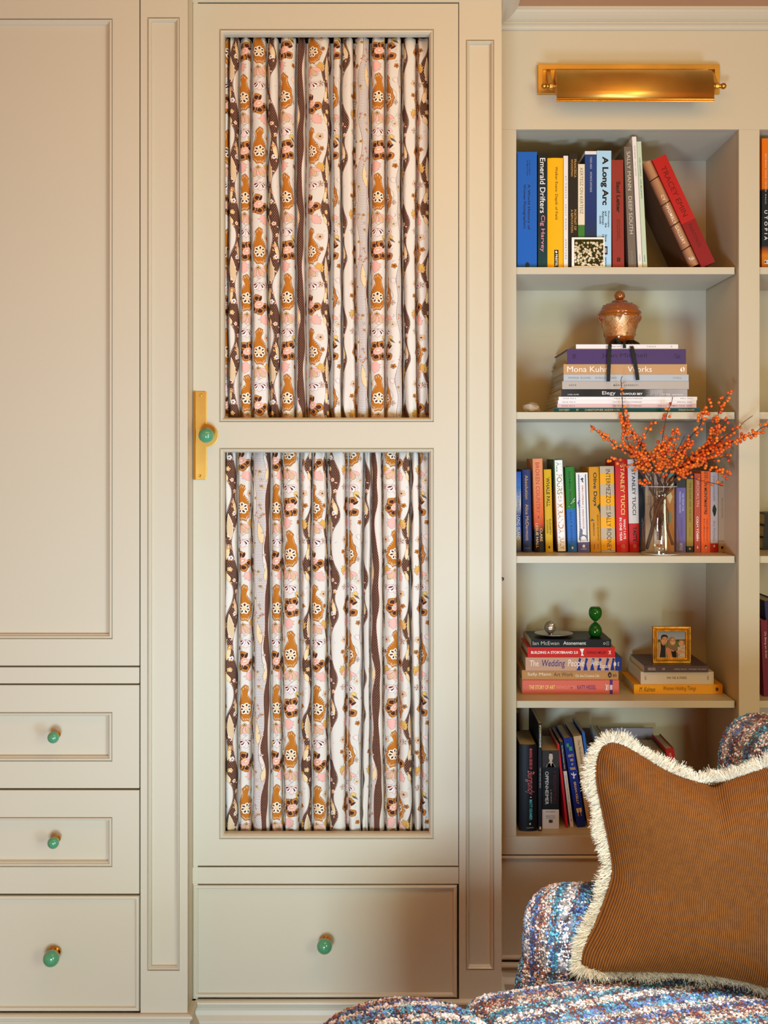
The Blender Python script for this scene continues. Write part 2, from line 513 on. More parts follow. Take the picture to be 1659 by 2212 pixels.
        paisley(bx, oy + 48 * mm, sx, 1.12)
        bigflower(bx - sx * 2 * mm, oy + 188 * mm, .3 if sx > 0 else .9, sx)
        for q in range(8):
            aa = q * .7
            c.stroke([(bx + (24 * math.cos(aa)) * mm, oy + (96 + 26 * math.sin(aa)) * mm), (bx + (26 * math.cos(aa + .2)) * mm, oy + (96 + 28 * math.sin(aa + .2)) * mm), (bx + (23 * math.cos(aa + .35)) * mm, oy + (96 + 25 * math.sin(aa + .35)) * mm)], OL, .4 * mm)
        for q in range(5):
            c.stroke([(bx - sx * (18 + q * 1.9) * mm, oy + (164 + q) * mm), (bx - sx * (13 + q * 1.9) * mm, oy + (156 + q) * mm)], (60, 44, 40), .8 * mm)
    return c, TW, TH

# ================================================================== SETTING
DB, DC, DL = 2.80, 2.61, 2.545      # planes of the bookcase, the middle cabinet, the left cabinet
XW0, XW1 = -2.6, 3.2
def setting(name, b, m):
    bm = bmesh.new(); add_box(bm, *b)
    return tag(bm_obj(name, bm, m), kind='structure')
setting('floor', (XW0, XW1, -3.6, 3.25, -0.05, 0.0), WOOD)
setting('ceiling', (XW0, XW1, -3.6, 3.25, 2.662, 2.72), CEIL)
setting('wall_back', (XW0, XW1, 3.19, 3.25, 0.0, 2.662), WALLM)

# crown moulding, mitred round the stepped cabinet fronts
crown = [(0.0, 2.6195), (.006, 2.6195), (.010, 2.622), (.013, 2.6255), (.013, 2.6285), (.017, 2.6305), (.021, 2.631), (.021, 2.6345),
         (.026, 2.6355), (.033, 2.6385), (.041, 2.644), (.048, 2.6500), (.052, 2.6545), (.0545, 2.6555), (.0545, 2.6645), (0, 2.6645)]
XLR = X(405, DL); XCR = X(1083.5, DC)
# outward must face -y: walk from right to left gives d=(-1,0) -> n=(0,1); so walk left to right with n=(0,-1)
bm = bmesh.new()
path_mould(bm, [(XW0, DL), (XLR, DL), (XLR, DC), (XCR, DC), (XCR, DB), (XW1, DB)], crown)
tag(bm_obj('trim_1', bm, PAINT, recalc=False), kind='structure')

def frame_bead(i0):   # quirk, bead and slope down to the recessed panel
    return [(i0, 0), (i0 + .0003, .0050), (i0 + .0018, .0050), (i0 + .0024, .0006), (i0 + .0042, -.0014), (i0 + .0066, -.0010), (i0 + .0080, .0020), (i0 + .0092, .0050), (i0 + .0104, .0052), (i0 + .0128, .0130), (i0 + .0131, .0140)]

def front(name, px0, px1, py0, py1, D, inset, parent, cock=False, thick=.02):
    """a door or drawer front with its mitred mouldings, px rectangle on plane D"""
    x0, x1, z0, z1 = X(px0, D), X(px1, D), Z(py1, D), Z(py0, D)
    bm = bmesh.new()
    if cock:
        prof = [(0, thick), (0, .002), (.0015, -.0008), (.005, -.0022), (.0085, -.0006), (.0102, .0050), (.0108, .0058)]
    else:
        prof = [(0, thick), (0, .0012), (.0012, 0)] + frame_bead(inset)
    ring_rect(bm, x0, x1, z0, z1, D, prof)
    return bm_obj(name, bm, PAINT, parent)

def knob(px, py, D, dpx, parent, name='knob'):
    r = dpx / 2 * (D - .03) / F
    x, z = X(px, D - .034), Z(py, D - .034)
    prof = [(0, 0), (r * .62, 0), (r * .66, .0015), (r * .6, .004), (r * .42, .006), (r * .34, .011), (r * .36, .017), (r * .5, .0195), (r * .5, .0215), (0, .0215)]
    bm = lathe(prof, 28)
    pr = [(0, 0.018)] + [(r * math.sin(a), .018 + r * .92 * (1 - math.cos(a))) for a in np.linspace(.5, math.pi, 18)]
    pr[-1] = (0, pr[-1][1])
    lathe(pr, 36, bm=bm, mi=1)
    for v in bm.verts: v.co = Vector((v.co.x + x, D - v.co.z, v.co.y + z))
    return bm_obj(name, bm, [BRASS_S, GREEN_C], parent, smooth=True)

# ================================================================== LEFT CABINET
def face_piece(bm, px0, px1, py0, py1, D, depth=.02, bev=.0012):
    add_box(bm, X(px0, D), X(px1, D), D, D + depth, Z(py1, D), Z(py0, D), bevel=bev)

LC = empty('wardrobe_cabinet', (X(0, DL), DL, 0), 'tall cream painted cabinet with three drawers under a plain panelled door, at the left', 'cabinet', None)
def child_world(o, parent):
    o.parent = parent; o.matrix_parent_inverse = Matrix.Translation(parent.location).inverted(); return o
class Rel:
    """children built in world coordinates under an Empty that stands at its base"""
    def __init__(s, e): s.e = e
R_ = Rel(LC)
bm = bmesh.new()
zt = 2.655
add_box(bm, X(303.5, DL), X(405, DL), DL + .014, 3.18, 0.0, zt)           # pilaster core (panel ring in front of it)
add_box(bm, X(-330, DL), X(-292, DL), DL, 3.18, 0.0, zt, bevel=.001)
add_box(bm, X(-330, DL), X(303.5, DL), 3.16, 3.18, 0.0, zt)
add_box(bm, X(-292, DL), X(303.5, DL), DL + .03, 3.17, 0.05, Z(2190, DL))
face_piece(bm, -292, 300.6, 1441.5, 1476.5, DL, .04)
add_box(bm, X(-292, DL), X(303.5, DL), DL, 3.18, 2.622, zt)
carc = bm_obj('carcass', bm, PAINT); child_world(carc, LC)
bm = bmesh.new()
x0, x1, z0, z1 = X(303.5, DL), X(405, DL), 0.12, zt
pz0, pz1, px0_, px1_ = Z(2097, DL), Z(37, DL), X(318, DL), X(388, DL)
# pilaster face = plane with a rectangular moulded sinking
def sunk_face(bm, x0, x1, z0, z1, hx0, hx1, hz0, hz1, D, prof, fill=True, thick=.02):
    o = [bm.verts.new((x, D, z)) for x, z in ((x0, z0), (x1, z0), (x1, z1), (x0, z1))]
    ob = [bm.verts.new((x, D + thick, z)) for x, z in ((x0, z0), (x1, z0), (x1, z1), (x0, z1))]
    i = [bm.verts.new((x, D, z)) for x, z in ((hx0, hz0), (hx1, hz0), (hx1, hz1), (hx0, hz1))]
    for a in range(4):
        b = (a + 1) % 4
        bm.faces.new((o[a], o[b], i[b], i[a])); bm.faces.new((ob[a], ob[b], o[b], o[a]))
    ring_rect(bm, hx0, hx1, hz0, hz1, D, prof, fill)
small = [(0, 0), (.0003, .0046), (.0016, .0046), (.0022, .0006), (.0042, -.0010), (.0062, .0012), (.0070, .0042), (.0078, .0044), (.0092, .0110), (.0094, .0116)]
sunk_face(bm, x0, x1, z0, z1, px0_, px1_, pz0, pz1, DL, small, thick=.016)
pf = bm_obj('pilaster', bm, PAINT); child_world(pf, LC)
d = front('door', -290, 300.8, -18, 1438.2, DL, X(301, DL) - X(243.3, DL), None); child_world(d, LC)
for (py0, py1, ins, cock, kx, ky, kd) in ((1480, 1703, 58, False, 114, 1594, 25), (1707, 1931, 58, False, 114, 1822, 25), (1935.5, 2185, 0, True, 111, 2070, 35)):
    dr = front('drawer', -290, 300.6, py0, py1, DL, ins * DL / F, None, cock); child_world(dr, LC)
    k = knob(kx, ky, DL, kd, dr)
plinth = [(0, 0), (.020, 0), (.020, .118), (.018, .122), (.010, .132), (.007, .142), (.0075, .150), (.010, .153), (.010, .155), (.0135, .157), (.0150, .1605), (.0135, .1645), (.008, .167), (0, .167)]
bm = bmesh.new()
path_mould(bm, [(X(-330, DL), DL), (XLR, DL), (XLR, DC + .02)], plinth)
p1 = bm_obj('plinth', bm, PAINT, recalc=False); child_world(p1, LC)

# ================================================================== MIDDLE CABINET with curtained door
MC = empty('curtained_cabinet', (X(704, DC), DC, 0), 'tall cream cabinet whose door has two gathered floral curtains, a wide drawer below', 'cabinet')
bm = bmesh.new()
add_box(bm, XLR + .001, XLR + .012, DC + .001, 3.18, 0, zt)
add_box(bm, X(991.6, DC), XCR, DC + .012, 3.18, 0, zt)
add_box(bm, XLR, XCR, 3.16, 3.18, 0, zt)
add_box(bm, XLR, XCR, DC + .03, 3.16, 0.05, Z(2160, DC))
add_box(bm, XLR, X(991.6, DC), DC, 3.16, Z(4.5, DC), zt)
face_piece(bm, 413.5, 990.8, 1873.5, 1909.5, DC, .05)
carc = bm_obj('carcass', bm, PAINT); child_world(carc, MC)
bm = bmesh.new()
sunk_face(bm, X(991.8, DC), XCR, .12, zt, X(1006.3, DC), X(1067.3, DC), Z(2096, DC), Z(85.5, DC), DC, small, thick=.014)
pf = bm_obj('pilaster', bm, PAINT); child_world(pf, MC)

# door with two openings
door = bmesh.new()
dx0, dx1, dz0, dz1 = X(417, DC), X(990, DC), Z(1870, DC), Z(8, DC)
ox0, ox1 = X(473.5, DC), X(937, DC)
up = (Z(911.5, DC), Z(62.5, DC)); lo = (Z(1812.5, DC), Z(967.5, DC))
zs = [dz0, lo[0], lo[1], up[0], up[1], dz1]; xs_ = [dx0, ox0, ox1, dx1]
V = {}
for i, x in enumerate(xs_):
    for j, z in enumerate(zs): V[i, j] = door.verts.new((x, DC, z))
for i in range(3):
    for j in range(5):
        if i == 1 and j in (1, 3): continue
        door.faces.new((V[i, j], V[i + 1, j], V[i + 1, j + 1], V[i, j + 1]))
edge = [(dx0, dz0), (dx1, dz0), (dx1, dz1), (dx0, dz1)]
fr = [door.verts.new((x, DC, z)) for x, z in edge]; bk = [door.verts.new((x, DC + .022, z)) for x, z in edge]
for a in range(4): door.faces.new((bk[a], bk[(a + 1) % 4], fr[(a + 1) % 4], fr[a]))
openp = [(0, 0), (.0003, .0048), (.0018, .0048), (.0026, .0004), (.0048, -.0010), (.0072, .0006), (.0080, .0026), (.0096, .0050), (.0112, .0110), (.0114, .0240)]
ring_rect(door, ox0, ox1, *up, DC, openp, fill=False); ring_rect(door, ox0, ox1, *lo, DC, openp, fill=False)
door = bm_obj('door', door, PAINT); child_world(door, MC)

print_canvas, TW, TH = paint_print()
PRINT = image_mat('block_printed_cotton', print_canvas.image('block_print_repeat'), rough=.85)

def curtain(name, z0, z1, valleys, centres, parent, seed, v0):
    """valleys: px positions of the fold lines; centres: material u (metres) at each fold front"""
    rs = np.random.default_rng(seed)
    nf = len(valleys) - 1
    nz, per = 150, 28
    V_ = np.array([X(v, DC + .02) for v in valleys])
    t = np.linspace(0, 1, nz)                      # 0 bottom, 1 top
    drift = rs.normal(0, 1, (3, nf + 1)) * .0032; drift[:, 0] = drift[:, -1] = 0
    depth = .050 + .010 * rs.random(nf); lip = rs.normal(0, .004, nf)
    sk = rs.normal(0, .10, nf)
    verts, uv = [], []
    vw = .075 + .05 * rs.random(nf)                  # half width of the recess beside each fold
    tilt = rs.uniform(-.5, .9, nf)
    uph = rs.uniform(0, 6.28, nf)
    for a in t:
        off = drift[0] * (1 - a) ** 2 + drift[1] * 2 * a * (1 - a) + drift[2] * a * a + .0012 * np.sin(9 * a + np.arange(nf + 1) * 1.9)
        vv = np.sort(V_ + off)
        gather = max(math.exp(-(a / .045)), math.exp(-((1 - a) / .035)))
        for k in range(nf):
            w = vv[k + 1] - vv[k]
            for j in range(per + (1 if k == nf - 1 else 0)):
                f = j / per
                # warped parameter: 0..q recess, q..1-q rounded front, 1-q..1 recess
                q = vw[k]
                if f < .22: xf, yf, g = q * (f / .22), 0.0, None
                elif f > .78: xf, yf, g = 1 - q * ((1 - f) / .22), 0.0, None
                else: xf = None
                lobe = 0.0
                ff = (f - .22) / .56
                if 0 <= ff <= 1:
                    cth = math.cos(math.pi * ff)
                    xf = .5 - (.5 - q * .85) * math.copysign(abs(cth) ** .8, cth)
                    lobe = math.sin(math.pi * ff) ** .28 * (1 + .16 * tilt[k] * (ff - .5))
                rec = (1 - lobe)
                y = -depth[k] * lobe * (1 - .3 * gather) + .0012 * math.sin(7 * math.pi * f + k + 3 * a) * lobe
                y += -gather * .004 * math.sin(2 * math.pi * (f * 3 + .37 * k)) * lobe - lip[k] * .4 * lobe
                x = vv[k] + w * xf + .0008 * math.sin(40 * a + k) * lobe
                verts.append((x, y, z0 + (z1 - z0) * a))
                g = f - .5
                uu = centres[k] + .006 * math.sin(2.4 * a + uph[k]) + (g / .28 * w * .62 if abs(g) <= .28 else math.copysign(max(w * .62, .034) + (abs(g) - .28) / .22 * .014, g))  # recess cloth shifted onto the brown print bands to add fold shade
                uv.append((uu, v0 + (z1 - z0) * a))
    nx = nf * per + 1
    verts = np.array(verts); uv = np.array(uv)
    verts[:, 1] += DC + .082
    idx = np.arange(nz * nx).reshape(nz, nx)
    f = np.stack([idx[:-1, :-1], idx[:-1, 1:], idx[1:, 1:], idx[1:, :-1]], -1).reshape(-1, 4)
    uvl = uv[f.ravel()] / np.array([TW, TH])
    me = np_mesh(name, verts, f, uvs=uvl)
    o = link(name, me, PRINT, smooth=True)
    o.parent = parent; return o
A1, A2, BR1, STP = .034, .132, .080, .186
def cc(seq): return [{'a': A1, 'b': A2, 'n': BR1, 's': STP, 'p': .108, 'q': .055, 'r': .155}[c] + .002 * i for i, c in enumerate(seq)]
topv = [480, 493, 517, 540, 578, 604, 638, 660, 714, 734, 768, 800, 836, 868, 902, 930]
lowv = [480, 511, 545, 580, 606, 648, 672, 704, 750, 784, 800, 828, 860, 888, 908, 930]
c1 = curtain('curtain_panel', Z(910, DC), Z(66, DC), topv, cc('anbanbsabnrpbna'), door, 5, .02)
c2 = curtain('curtain_panel', Z(1811, DC), Z(970, DC), lowv, cc('nasabqanbnspanb'), door, 9, .13)

# brass lock plate with a round lobe, and the ceramic door knob on it
bm = bmesh.new()
pts = [(418.6, 1036), (418.6, 845.5), (444, 845.5), (447, 848.5), (447, 915.5)]
pts += [(447 + 25.0 * math.sin(a) * 1.0 - 0.0, 940.5 - 25 * math.cos(a)) for a in np.linspace(.05, math.pi - .05, 22)]
pts += [(447, 965.5), (447, 1032), (444, 1036)]
fv = [bm.verts.new((X(a, DC), DC - .0035, Z(b, DC))) for a, b in pts]
fc = bm.faces.new(fv)
r = bmesh.ops.extrude_face_region(bm, geom=[fc])
for v in [g for g in r['geom'] if isinstance(g, bmesh.types.BMVert)]: v.co.y += .0035
pl = bm_obj('lock_plate', bm, BRASS, door)
md = pl.modifiers.new('edge', 'BEVEL'); md.width = .0011; md.segments = 2; md.limit_method = 'ANGLE'
# the thin rebated strip along the plate's left edge
bm = bmesh.new()
vv = [bm.verts.new(p) for p in ((X(418.6, DC), DC - .0036, Z(845.5, DC)), (X(423.5, DC), DC - .0046, Z(845.5, DC)), (X(423.5, DC), DC - .0046, Z(1036, DC)), (X(418.6, DC), DC - .0036, Z(1036, DC)))]
bm.faces.new(vv)
add_box(bm, X(418.4, DC), X(423.2, DC), DC - .0056, DC - .003, Z(1036.2, DC), Z(845.2, DC), bevel=.0008)
bm_obj('plate_edge', bm, BRASS_S, door)
for (a, b) in ((434, 853.5), (433, 1028)):
    bm = bmesh.new(); lathe([(0, 0), (.0034, 0), (.0036, .0006), (.003, .0014), (.0018, .0018), (.0014, .0010), (0, .0010)], 20, bm=bm)
    for v in bm.verts: v.co = Vector((v.co.x + X(a, DC), DC - .0036 - v.co.z, v.co.y + Z(b, DC)))
    bm_obj('screw', bm, BRASS_S, door, smooth=True)
k = knob(445.5, 940.5, DC, 33, door)
dr = front('drawer', 416.5, 987.5, 1912.5, 2155.5, DC, 0, None, True); child_world(dr, MC)
k = knob(701, 2044, DC, 33, dr)
bm = bmesh.new()
path_mould(bm, [(XLR, DC), (XCR, DC), (XCR, DB + .02)], plinth)
p1 = bm_obj('plinth', bm, PAINT, recalc=False); child_world(p1, MC)

# ================================================================== BOOKCASE
BC = empty('bookcase', (X(1360, DB), DB, 0), 'cream painted built in bookcase with open shelves, right of the curtained cabinet', 'bookcase')
ND = .30
ybk = DB + ND
xr_end = X(2160, DB)
nich = [(X(1115.3, DB), X(1596, DB)), (X(1641, DB), X(2122, DB))]
ztop, zbot = Z(279.5, DB), Z(1807, DB)
bm = bmesh.new()
def FB(x0, x1, z0, z1): add_box(bm, x0, x1, DB, DB + .02, z0, z1, bevel=.0010)
FB(XCR - .02, nich[0][0], zbot, ztop)        # left stile
FB(nich[0][1], nich[1][0], zbot - .0, ztop)              # post
FB(nich[1][1], xr_end, zbot, ztop)
bm.verts.index_update()
add_box(bm, XCR - .02, xr_end, DB, DB + .02, ztop, 2.655, bevel=.0008)
add_box(bm, XCR - .02, xr_end, DB, DB + .02, Z(1846, DB), zbot, bevel=.0008)
add_box(bm, XCR - .02, X(1083.6, DB), DB, DB + .02, 0, Z(1846, DB))
face = bm_obj('face_frame', bm, PAINT); child_world(face, BC)
bm = bmesh.new()
for (a, b) in nich:
    add_box(bm, a - .012, a, DB + .018, ybk, zbot, ztop)
    add_box(bm, b, b + .012, DB + .018, ybk, zbot, ztop)
    add_box(bm, a, b, DB + .018, ybk, ztop, ztop + .015)
    add_box(bm, a, b, DB + .018, ybk, zbot - .018, zbot)
carc = bm_obj('carcass', bm, PAINT); child_world(carc, BC)
o = box_obj('back_panel', (nich[0][0] - .012, nich[1][1] + .012, ybk, ybk + .012, zbot - .02, ztop + .02), PAINT, bevel=0); child_world(o, BC)
DS = 2.82
SHELF = {1: Z(577, DS), 2: Z(890, DS), 3: Z(1201, DS), 4: Z(1514, DS), 5: zbot}
for i, (a, b) in enumerate(nich):
    for n in (1, 2, 3, 4):
        o = box_obj('shelf', (a + .0008, b - .0045, DS, ybk - .001, SHELF[n] - .0188, SHELF[n]), PAINT, bevel=.0012); child_world(o, BC)
for (a, b) in ((XCR + .001, X(1600, DB)), (X(1603, DB), xr_end)):
    bm = bmesh.new()
    ring_rect(bm, a, b, Z(2074, DB), Z(1849, DB), DB, [(0, .02), (0, .002), (.0015, -.0008), (.005, -.0022), (.0085, -.0006), (.0102, .0050), (.0108, .0058)])
    o = bm_obj('drawer', bm, PAINT); child_world(o, BC)
bm = bmesh.new(); add_box(bm, XCR, xr_end, DB + .03, ybk, .05, Z(2078, DB))
path_mould(bm, [(XCR, DB), (xr_end, DB)], plinth)
o = bm_obj('plinth', bm, PAINT); child_world(o, BC)
# tiny catch on the stile beside the fourth shelf
bm = bmesh.new()
tube(bm, [P(1083.5, 1248, DB) + Vector((.002, -.001, 0)), P(1087, 1248.5, DB) + Vector((0, -.006, 0)), P(1087, 1252, DB) + Vector((0, -.007, 0)), P(1084.5, 1253, DB) + Vector((0, -.006, 0))], .0014, 8)
tag(bm_obj('cup_hook', bm, DARK, smooth=True), 'tiny dark hook screwed to the stile beside the middle shelves', 'hook')

# ================================================================== PICTURE LIGHT
PL = empty('picture_light', P(1358, 170, DB), 'long brass picture light with half round shade above the bookcase', 'wall lamp')
def plx(a): return X(a, DB)
bm = bmesh.new()
x0, x1, z0, z1 = X(1162, DB - .012), X(1554.6, DB - .012), Z(202, DB - .012), Z(138.5, DB - .012)
ring_rect(bm, x0, x1, z0, z1, DB - .012, [(0, .012), (0, .001), (.001, 0), (.0125, 0), (.0130, .0005), (.0130, .0095)])
o = bm_obj('backplate', bm, BRASS); child_world(o, PL)
bm = bmesh.new()
ax, rr = DB - .052, .038
sx0, sx1 = X(1203.5, ax - rr), X(1543, ax - rr)
zb, ztp = Z(214, ax - rr), Z(152.5, ax)
n = 24
ang = np.linspace(0, math.radians(150), n)
zc = zb + .022
def shade_ring(r, dr):
    p = [(ax - r, zb)]
    p += [(ax - r * math.cos(a), zc + (ztp - zc - dr) * math.sin(a)) for a in ang]
    return p
rows = []
for x in (sx0, sx1):
    rows.append([[bm.verts.new((x, y, z)) for y, z in shade_ring(r, dr)] for r, dr in ((rr, 0), (rr - .0016, .0016))])
n += 1
for k in range(n - 1):
    for q in (0, 1): bm.faces.new((rows[0][q][k], rows[1][q][k], rows[1][q][k + 1], rows[0][q][k + 1]))
for k in (0, n - 1): bm.faces.new((rows[0][0][k], rows[1][0][k], rows[1][1][k], rows[0][1][k]))
for s_ in (0, 1):
    for k in range(n - 1): bm.faces.new((rows[s_][0][k], rows[s_][0][k + 1], rows[s_][1][k + 1], rows[s_][1][k]))
    bm.faces.new(rows[s_][1])
o = bm_obj('lamp_shade', bm, BRASS); child_world(o, PL)
for f in o.data.polygons: f.use_smooth = abs(f.normal.x) < .5
bm = bmesh.new()
add_box(bm, sx0 - .001, sx1 + .001, ax - rr + .004, ax - rr + .007, zb - .0055, zb + .002, bevel=.0006)
add_box(bm, sx0 - .001, sx1 + .001, ax - rr - .001, ax - rr + .0012, zb - .0012, zb + .0022, bevel=.0006)
o = bm_obj('shade_rim', bm, BRASS_S); child_world(o, PL)
for s_, xa, kx, ky in ((-1, 1190, 1175.5, 185), (1, 1548, 1562.4, 186.3)):
    bm = bmesh.new()
    xx = X(xa, ax)
    b0, b1 = Vector((xx, DB - .006, Z(160, DB))), Vector((xx, ax, Z(186, ax)))
    for dz in (0,):
        r = bmesh.ops.create_cube(bm, size=1)
        for v in r['verts']:
            base = b0 if v.co.y > 0 else b1
            v.co = base + Vector((v.co.x * .010, 0, v.co.z * .016))
    tube(bm, [Vector((sx0 if s_ < 0 else sx1, ax, b1.z)), Vector((X(kx, ax), ax, b1.z))], .0042, 16)
    tube(bm, [Vector((xx - .004, ax, b1.z)), Vector((xx + .004, ax, b1.z))], .009, 20)
    o = bm_obj('arm', bm, BRASS, smooth=False); child_world(o, PL)
    bm = bmesh.new(); sphere(bm, (X(kx, ax), ax, b1.z), .0084, 3)
    tube(bm, [Vector((X(kx, ax) - s_ * .013, ax, b1.z)), Vector((X(kx, ax) - s_ * .005, ax, b1.z))], .0055, 16)
    o = bm_obj('finial', bm, BRASS_S, smooth=True); child_world(o, PL)

# ================================================================== BOOKS
def text_mesh(txt, bold=0.0, shear=0.0, spacing=1.0):
    cu = bpy.data.curves.new('txt', 'FONT'); cu.body = txt
    cu.offset = bold; cu.shear = shear; cu.space_character = spacing; cu.resolution_u = 3
    o = bpy.data.objects.new('txt', cu); COL.objects.link(o)
    dg = bpy.context.evaluated_depsgraph_get()
    me = bpy.data.meshes.new_from_object(o.evaluated_get(dg))
    bpy.data.objects.remove(o); bpy.data.curves.remove(cu)
    return me

def letters(bm, txt, a0, a1, b0, b1, to3, mi, bold=.01, shear=0, spacing=1.0, flip=False):
    """fit the words into the box a0..a1 (reading direction) x b0..b1 and map them with to3(a, b)"""
    me = text_mesh(txt, bold, shear, spacing)
    n = len(me.vertices)
    if n == 0: bpy.data.meshes.remove(me); return
    co = np.empty(n * 3, np.float32); me.vertices.foreach_get('co', co); co = co.reshape(-1, 3)
    lo, hi = co[:, 0].min(), co[:, 0].max(); l2, h2 = co[:, 1].min(), co[:, 1].max()
    vs_ = []
    for c in co:
        a = a0 + (c[0] - lo) / max(hi - lo, 1e-6) * (a1 - a0); b = b0 + (c[1] - l2) / max(h2 - l2, 1e-6) * (b1 - b0)
        if flip: a, b = a0 + a1 - a, b0 + b1 - b
        vs_.append(bm.verts.new(to3(a, b)))
    for p in me.polygons:
        try:
            f = bm.faces.new([vs_[i] for i in p.vertices]); f.material_index = mi
        except ValueError: pass
    bpy.data.meshes.remove(me)

GAP = .00035
def book(label, w, h, d, col, loc, rot=(0, 0, 0), rnd=0.0, hard=True, bands=(), texts=(), marks=(), group=None, covermat=None, name='book', side=None):
    """w across the spine, h tall, d deep; loc = middle of the spine's foot; texts in reading-direction fractions t (from the head) and c (across)"""
    root = empty(name, loc, label, 'book', group)
    root.rotation_euler = rot
    bl = rnd * w
    def ys(x): return bl * ((2 * x / w) ** 2) if rnd else 0.0     # 0 at the crown of the spine
    mats = [covermat or cmat(col)]
    ts = sorted(set([0.0, 1.0] + [b[0] for b in bands] + [b[1] for b in bands]))
    bm = bmesh.new()
    th = .0024 if hard else .0006
    th = min(th, w * .22)
    nseg = 10 if rnd else 1
    prof = [(-w / 2, d)] + [(-w / 2 + w * i / nseg, ys(-w / 2 + w * i / nseg)) for i in range(nseg + 1)] + [(w / 2, d)]
    inn = [(w / 2 - th, d)] + [(w / 2 - th - (w - 2 * th) * i / nseg, ys(w / 2 - w * i / nseg) + th) for i in range(nseg + 1)] + [(-w / 2 + th, d)]
    ring = prof + inn
    rows = []
    for t in ts: rows.append([bm.verts.new((x, y, h * (1 - t))) for x, y in ring])
    bandm = {}
    for (t0, t1, c) in bands:
        m = c if not isinstance(c, tuple) else cmat(c)
        if m not in mats: mats.append(m)
    for k in range(len(ts) - 1):
        tm = (ts[k] + ts[k + 1]) / 2; mi = 0
        for (t0, t1, c) in bands:
            if t0 <= tm <= t1: mi = mats.index(c if not isinstance(c, tuple) else cmat(c))
        A, B = rows[k], rows[k + 1]
        for i in range(len(ring)):
            j = (i + 1) % len(ring)
            f = bm.faces.new((A[i], A[j], B[j], B[i])); f.material_index = mi
    m2 = len(inn)
    for R in (rows[0], rows[-1]):
        for i in range(len(prof) - 1):
            f = bm.faces.new((R[i], R[i + 1], R[len(ring) - 2 - i], R[len(ring) - 1 - i])); f.material_index = 0
    bm_obj('cover', bm, mats, root)
    ov = .003 if hard else .0002
    bm = bmesh.new()
    add_box(bm, -w / 2 + th * 1.02, w / 2 - th * 1.02, th * 1.2 + bl, d - ov, ov, h - ov)
    bm_obj('pages', bm, PAGES, root)
    if texts or marks:
        bm = bmesh.new(); tm = []
        def mi_of(c):
            m = cmat(c, .4, 'ink')
            if m not in tm: tm.append(m)
            return tm.index(m)
        def to3(t, c, lift=0.0):
            x = -w / 2 + w * c
            return (x, ys(x) - GAP - lift, h * (1 - t))
        for q in marks:
            kind, t0, t1, c0, c1, col_ = q[:6]
            mi = mi_of(col_)
            if kind == 'box':
                n = 8 if rnd else 1
                for i in range(n):
                    a, b = c0 + (c1 - c0) * i / n, c0 + (c1 - c0) * (i + 1) / n
                    f = bm.faces.new([bm.verts.new(to3(*p, -GAP * .5)) for p in ((t0, a), (t1, a), (t1, b), (t0, b))]); f.material_index = mi
            elif kind == 'dot':
                n = 18
                f = bm.faces.new([bm.verts.new(to3((t0 + t1) / 2 + (t1 - t0) / 2 * math.cos(2 * math.pi * i / n), (c0 + c1) / 2 + (c1 - c0) / 2 * math.sin(2 * math.pi * i / n), -GAP * .3)) for i in range(n)]); f.material_index = mi
            elif kind == 'poly':
                f = bm.faces.new([bm.verts.new(to3(t0 + (t1 - t0) * a, c0 + (c1 - c0) * b, q[7] if len(q) > 7 else -GAP * .3)) for a, b in q[6]]); f.material_index = mi
            elif kind == 'frame':
                e_t, e_c = q[6]
                for (a0, a1, b0, b1) in ((t0, t0 + e_t, c0, c1), (t1 - e_t, t1, c0, c1), (t0, t1, c0, c0 + e_c), (t0, t1, c1 - e_c, c1)):
                    f = bm.faces.new([bm.verts.new(to3(*p, -GAP * .3)) for p in ((a0, b0), (a1, b0), (a1, b1), (a0, b1))]); f.material_index = mi
        if marks: bm_obj('printed_decoration', bm, list(tm), root, recalc=False)
        else: bm.free()
        for q in texts:
            bm = bmesh.new(); tm.clear()
            txt, t0, t1, c0, c1, col_ = q[:6]
            kw = q[6] if len(q) > 6 else {}
            if kw.get('across'): letters(bm, txt, c0, c1, t0, t1, lambda a, b: to3(t0 + t1 - b, a), mi_of(col_), bold=kw.get('bold', .01))
            else: letters(bm, txt, t0, t1, c0, c1, lambda a, b: to3(a, b), mi_of(col_), **{k_: v_ for k_, v_ in kw.items() if k_ in ('bold', 'shear', 'spacing', 'flip')})
            bm_obj('lettering', bm, list(tm), root, recalc=False)
    return root

def upright(label, xt0, xt1, ytop, D, shelf, col, xb0=None, d=.19, **k):
    """standing book from the pixel edges of its spine (top), optional pixel of the foot's left edge for a lean"""
    zb = SHELF[shelf] + .0003
    w = (xt1 - xt0) * D / F
    ht = Z(ytop, D) - zb
    x0t, x0b = X(xt0, D), X(xt0 if xb0 is None else xb0, D)
    a = math.atan2(x0b - x0t, ht)            # lean to the left
    h = math.hypot(ht, x0b - x0t) - (0 if a == 0 else w * math.sin(a) * .5)
    w = w * math.cos(a) if abs(a) > .001 else w
    # foot's left corner stays on the shelf when leaning left
    cx = x0b + w / 2 * math.cos(a); cz = zb + w / 2 * math.sin(a)
    return book(label, w - .0004, h, d, col, (cx, D, cz), (0, -a, 0), **k)

def stacked(label, x0, x1, ytop, ybot, D, col, d=.2, zb=None, zt=None, yaw=0.0, **k):
    """lying book, spine to the room, head of the spine at the left"""
    z0 = Z(ybot, D) if zb is None else zb; z1 = Z(ytop, D) if zt is None else zt
    w = z1 - z0; h = X(x1, D) - X(x0, D)
    r = Euler((0, -math.pi / 2, 0)).to_matrix()
    r = (Matrix.Rotation(yaw, 3, 'Z') @ r).to_euler()
    return book(label, w - .0002, h, d, col, (X(x1, D), D, (z0 + z1) / 2), tuple(r), **k)

WH, BK = (236, 232, 224), (20, 18, 18)
D1 = 2.835
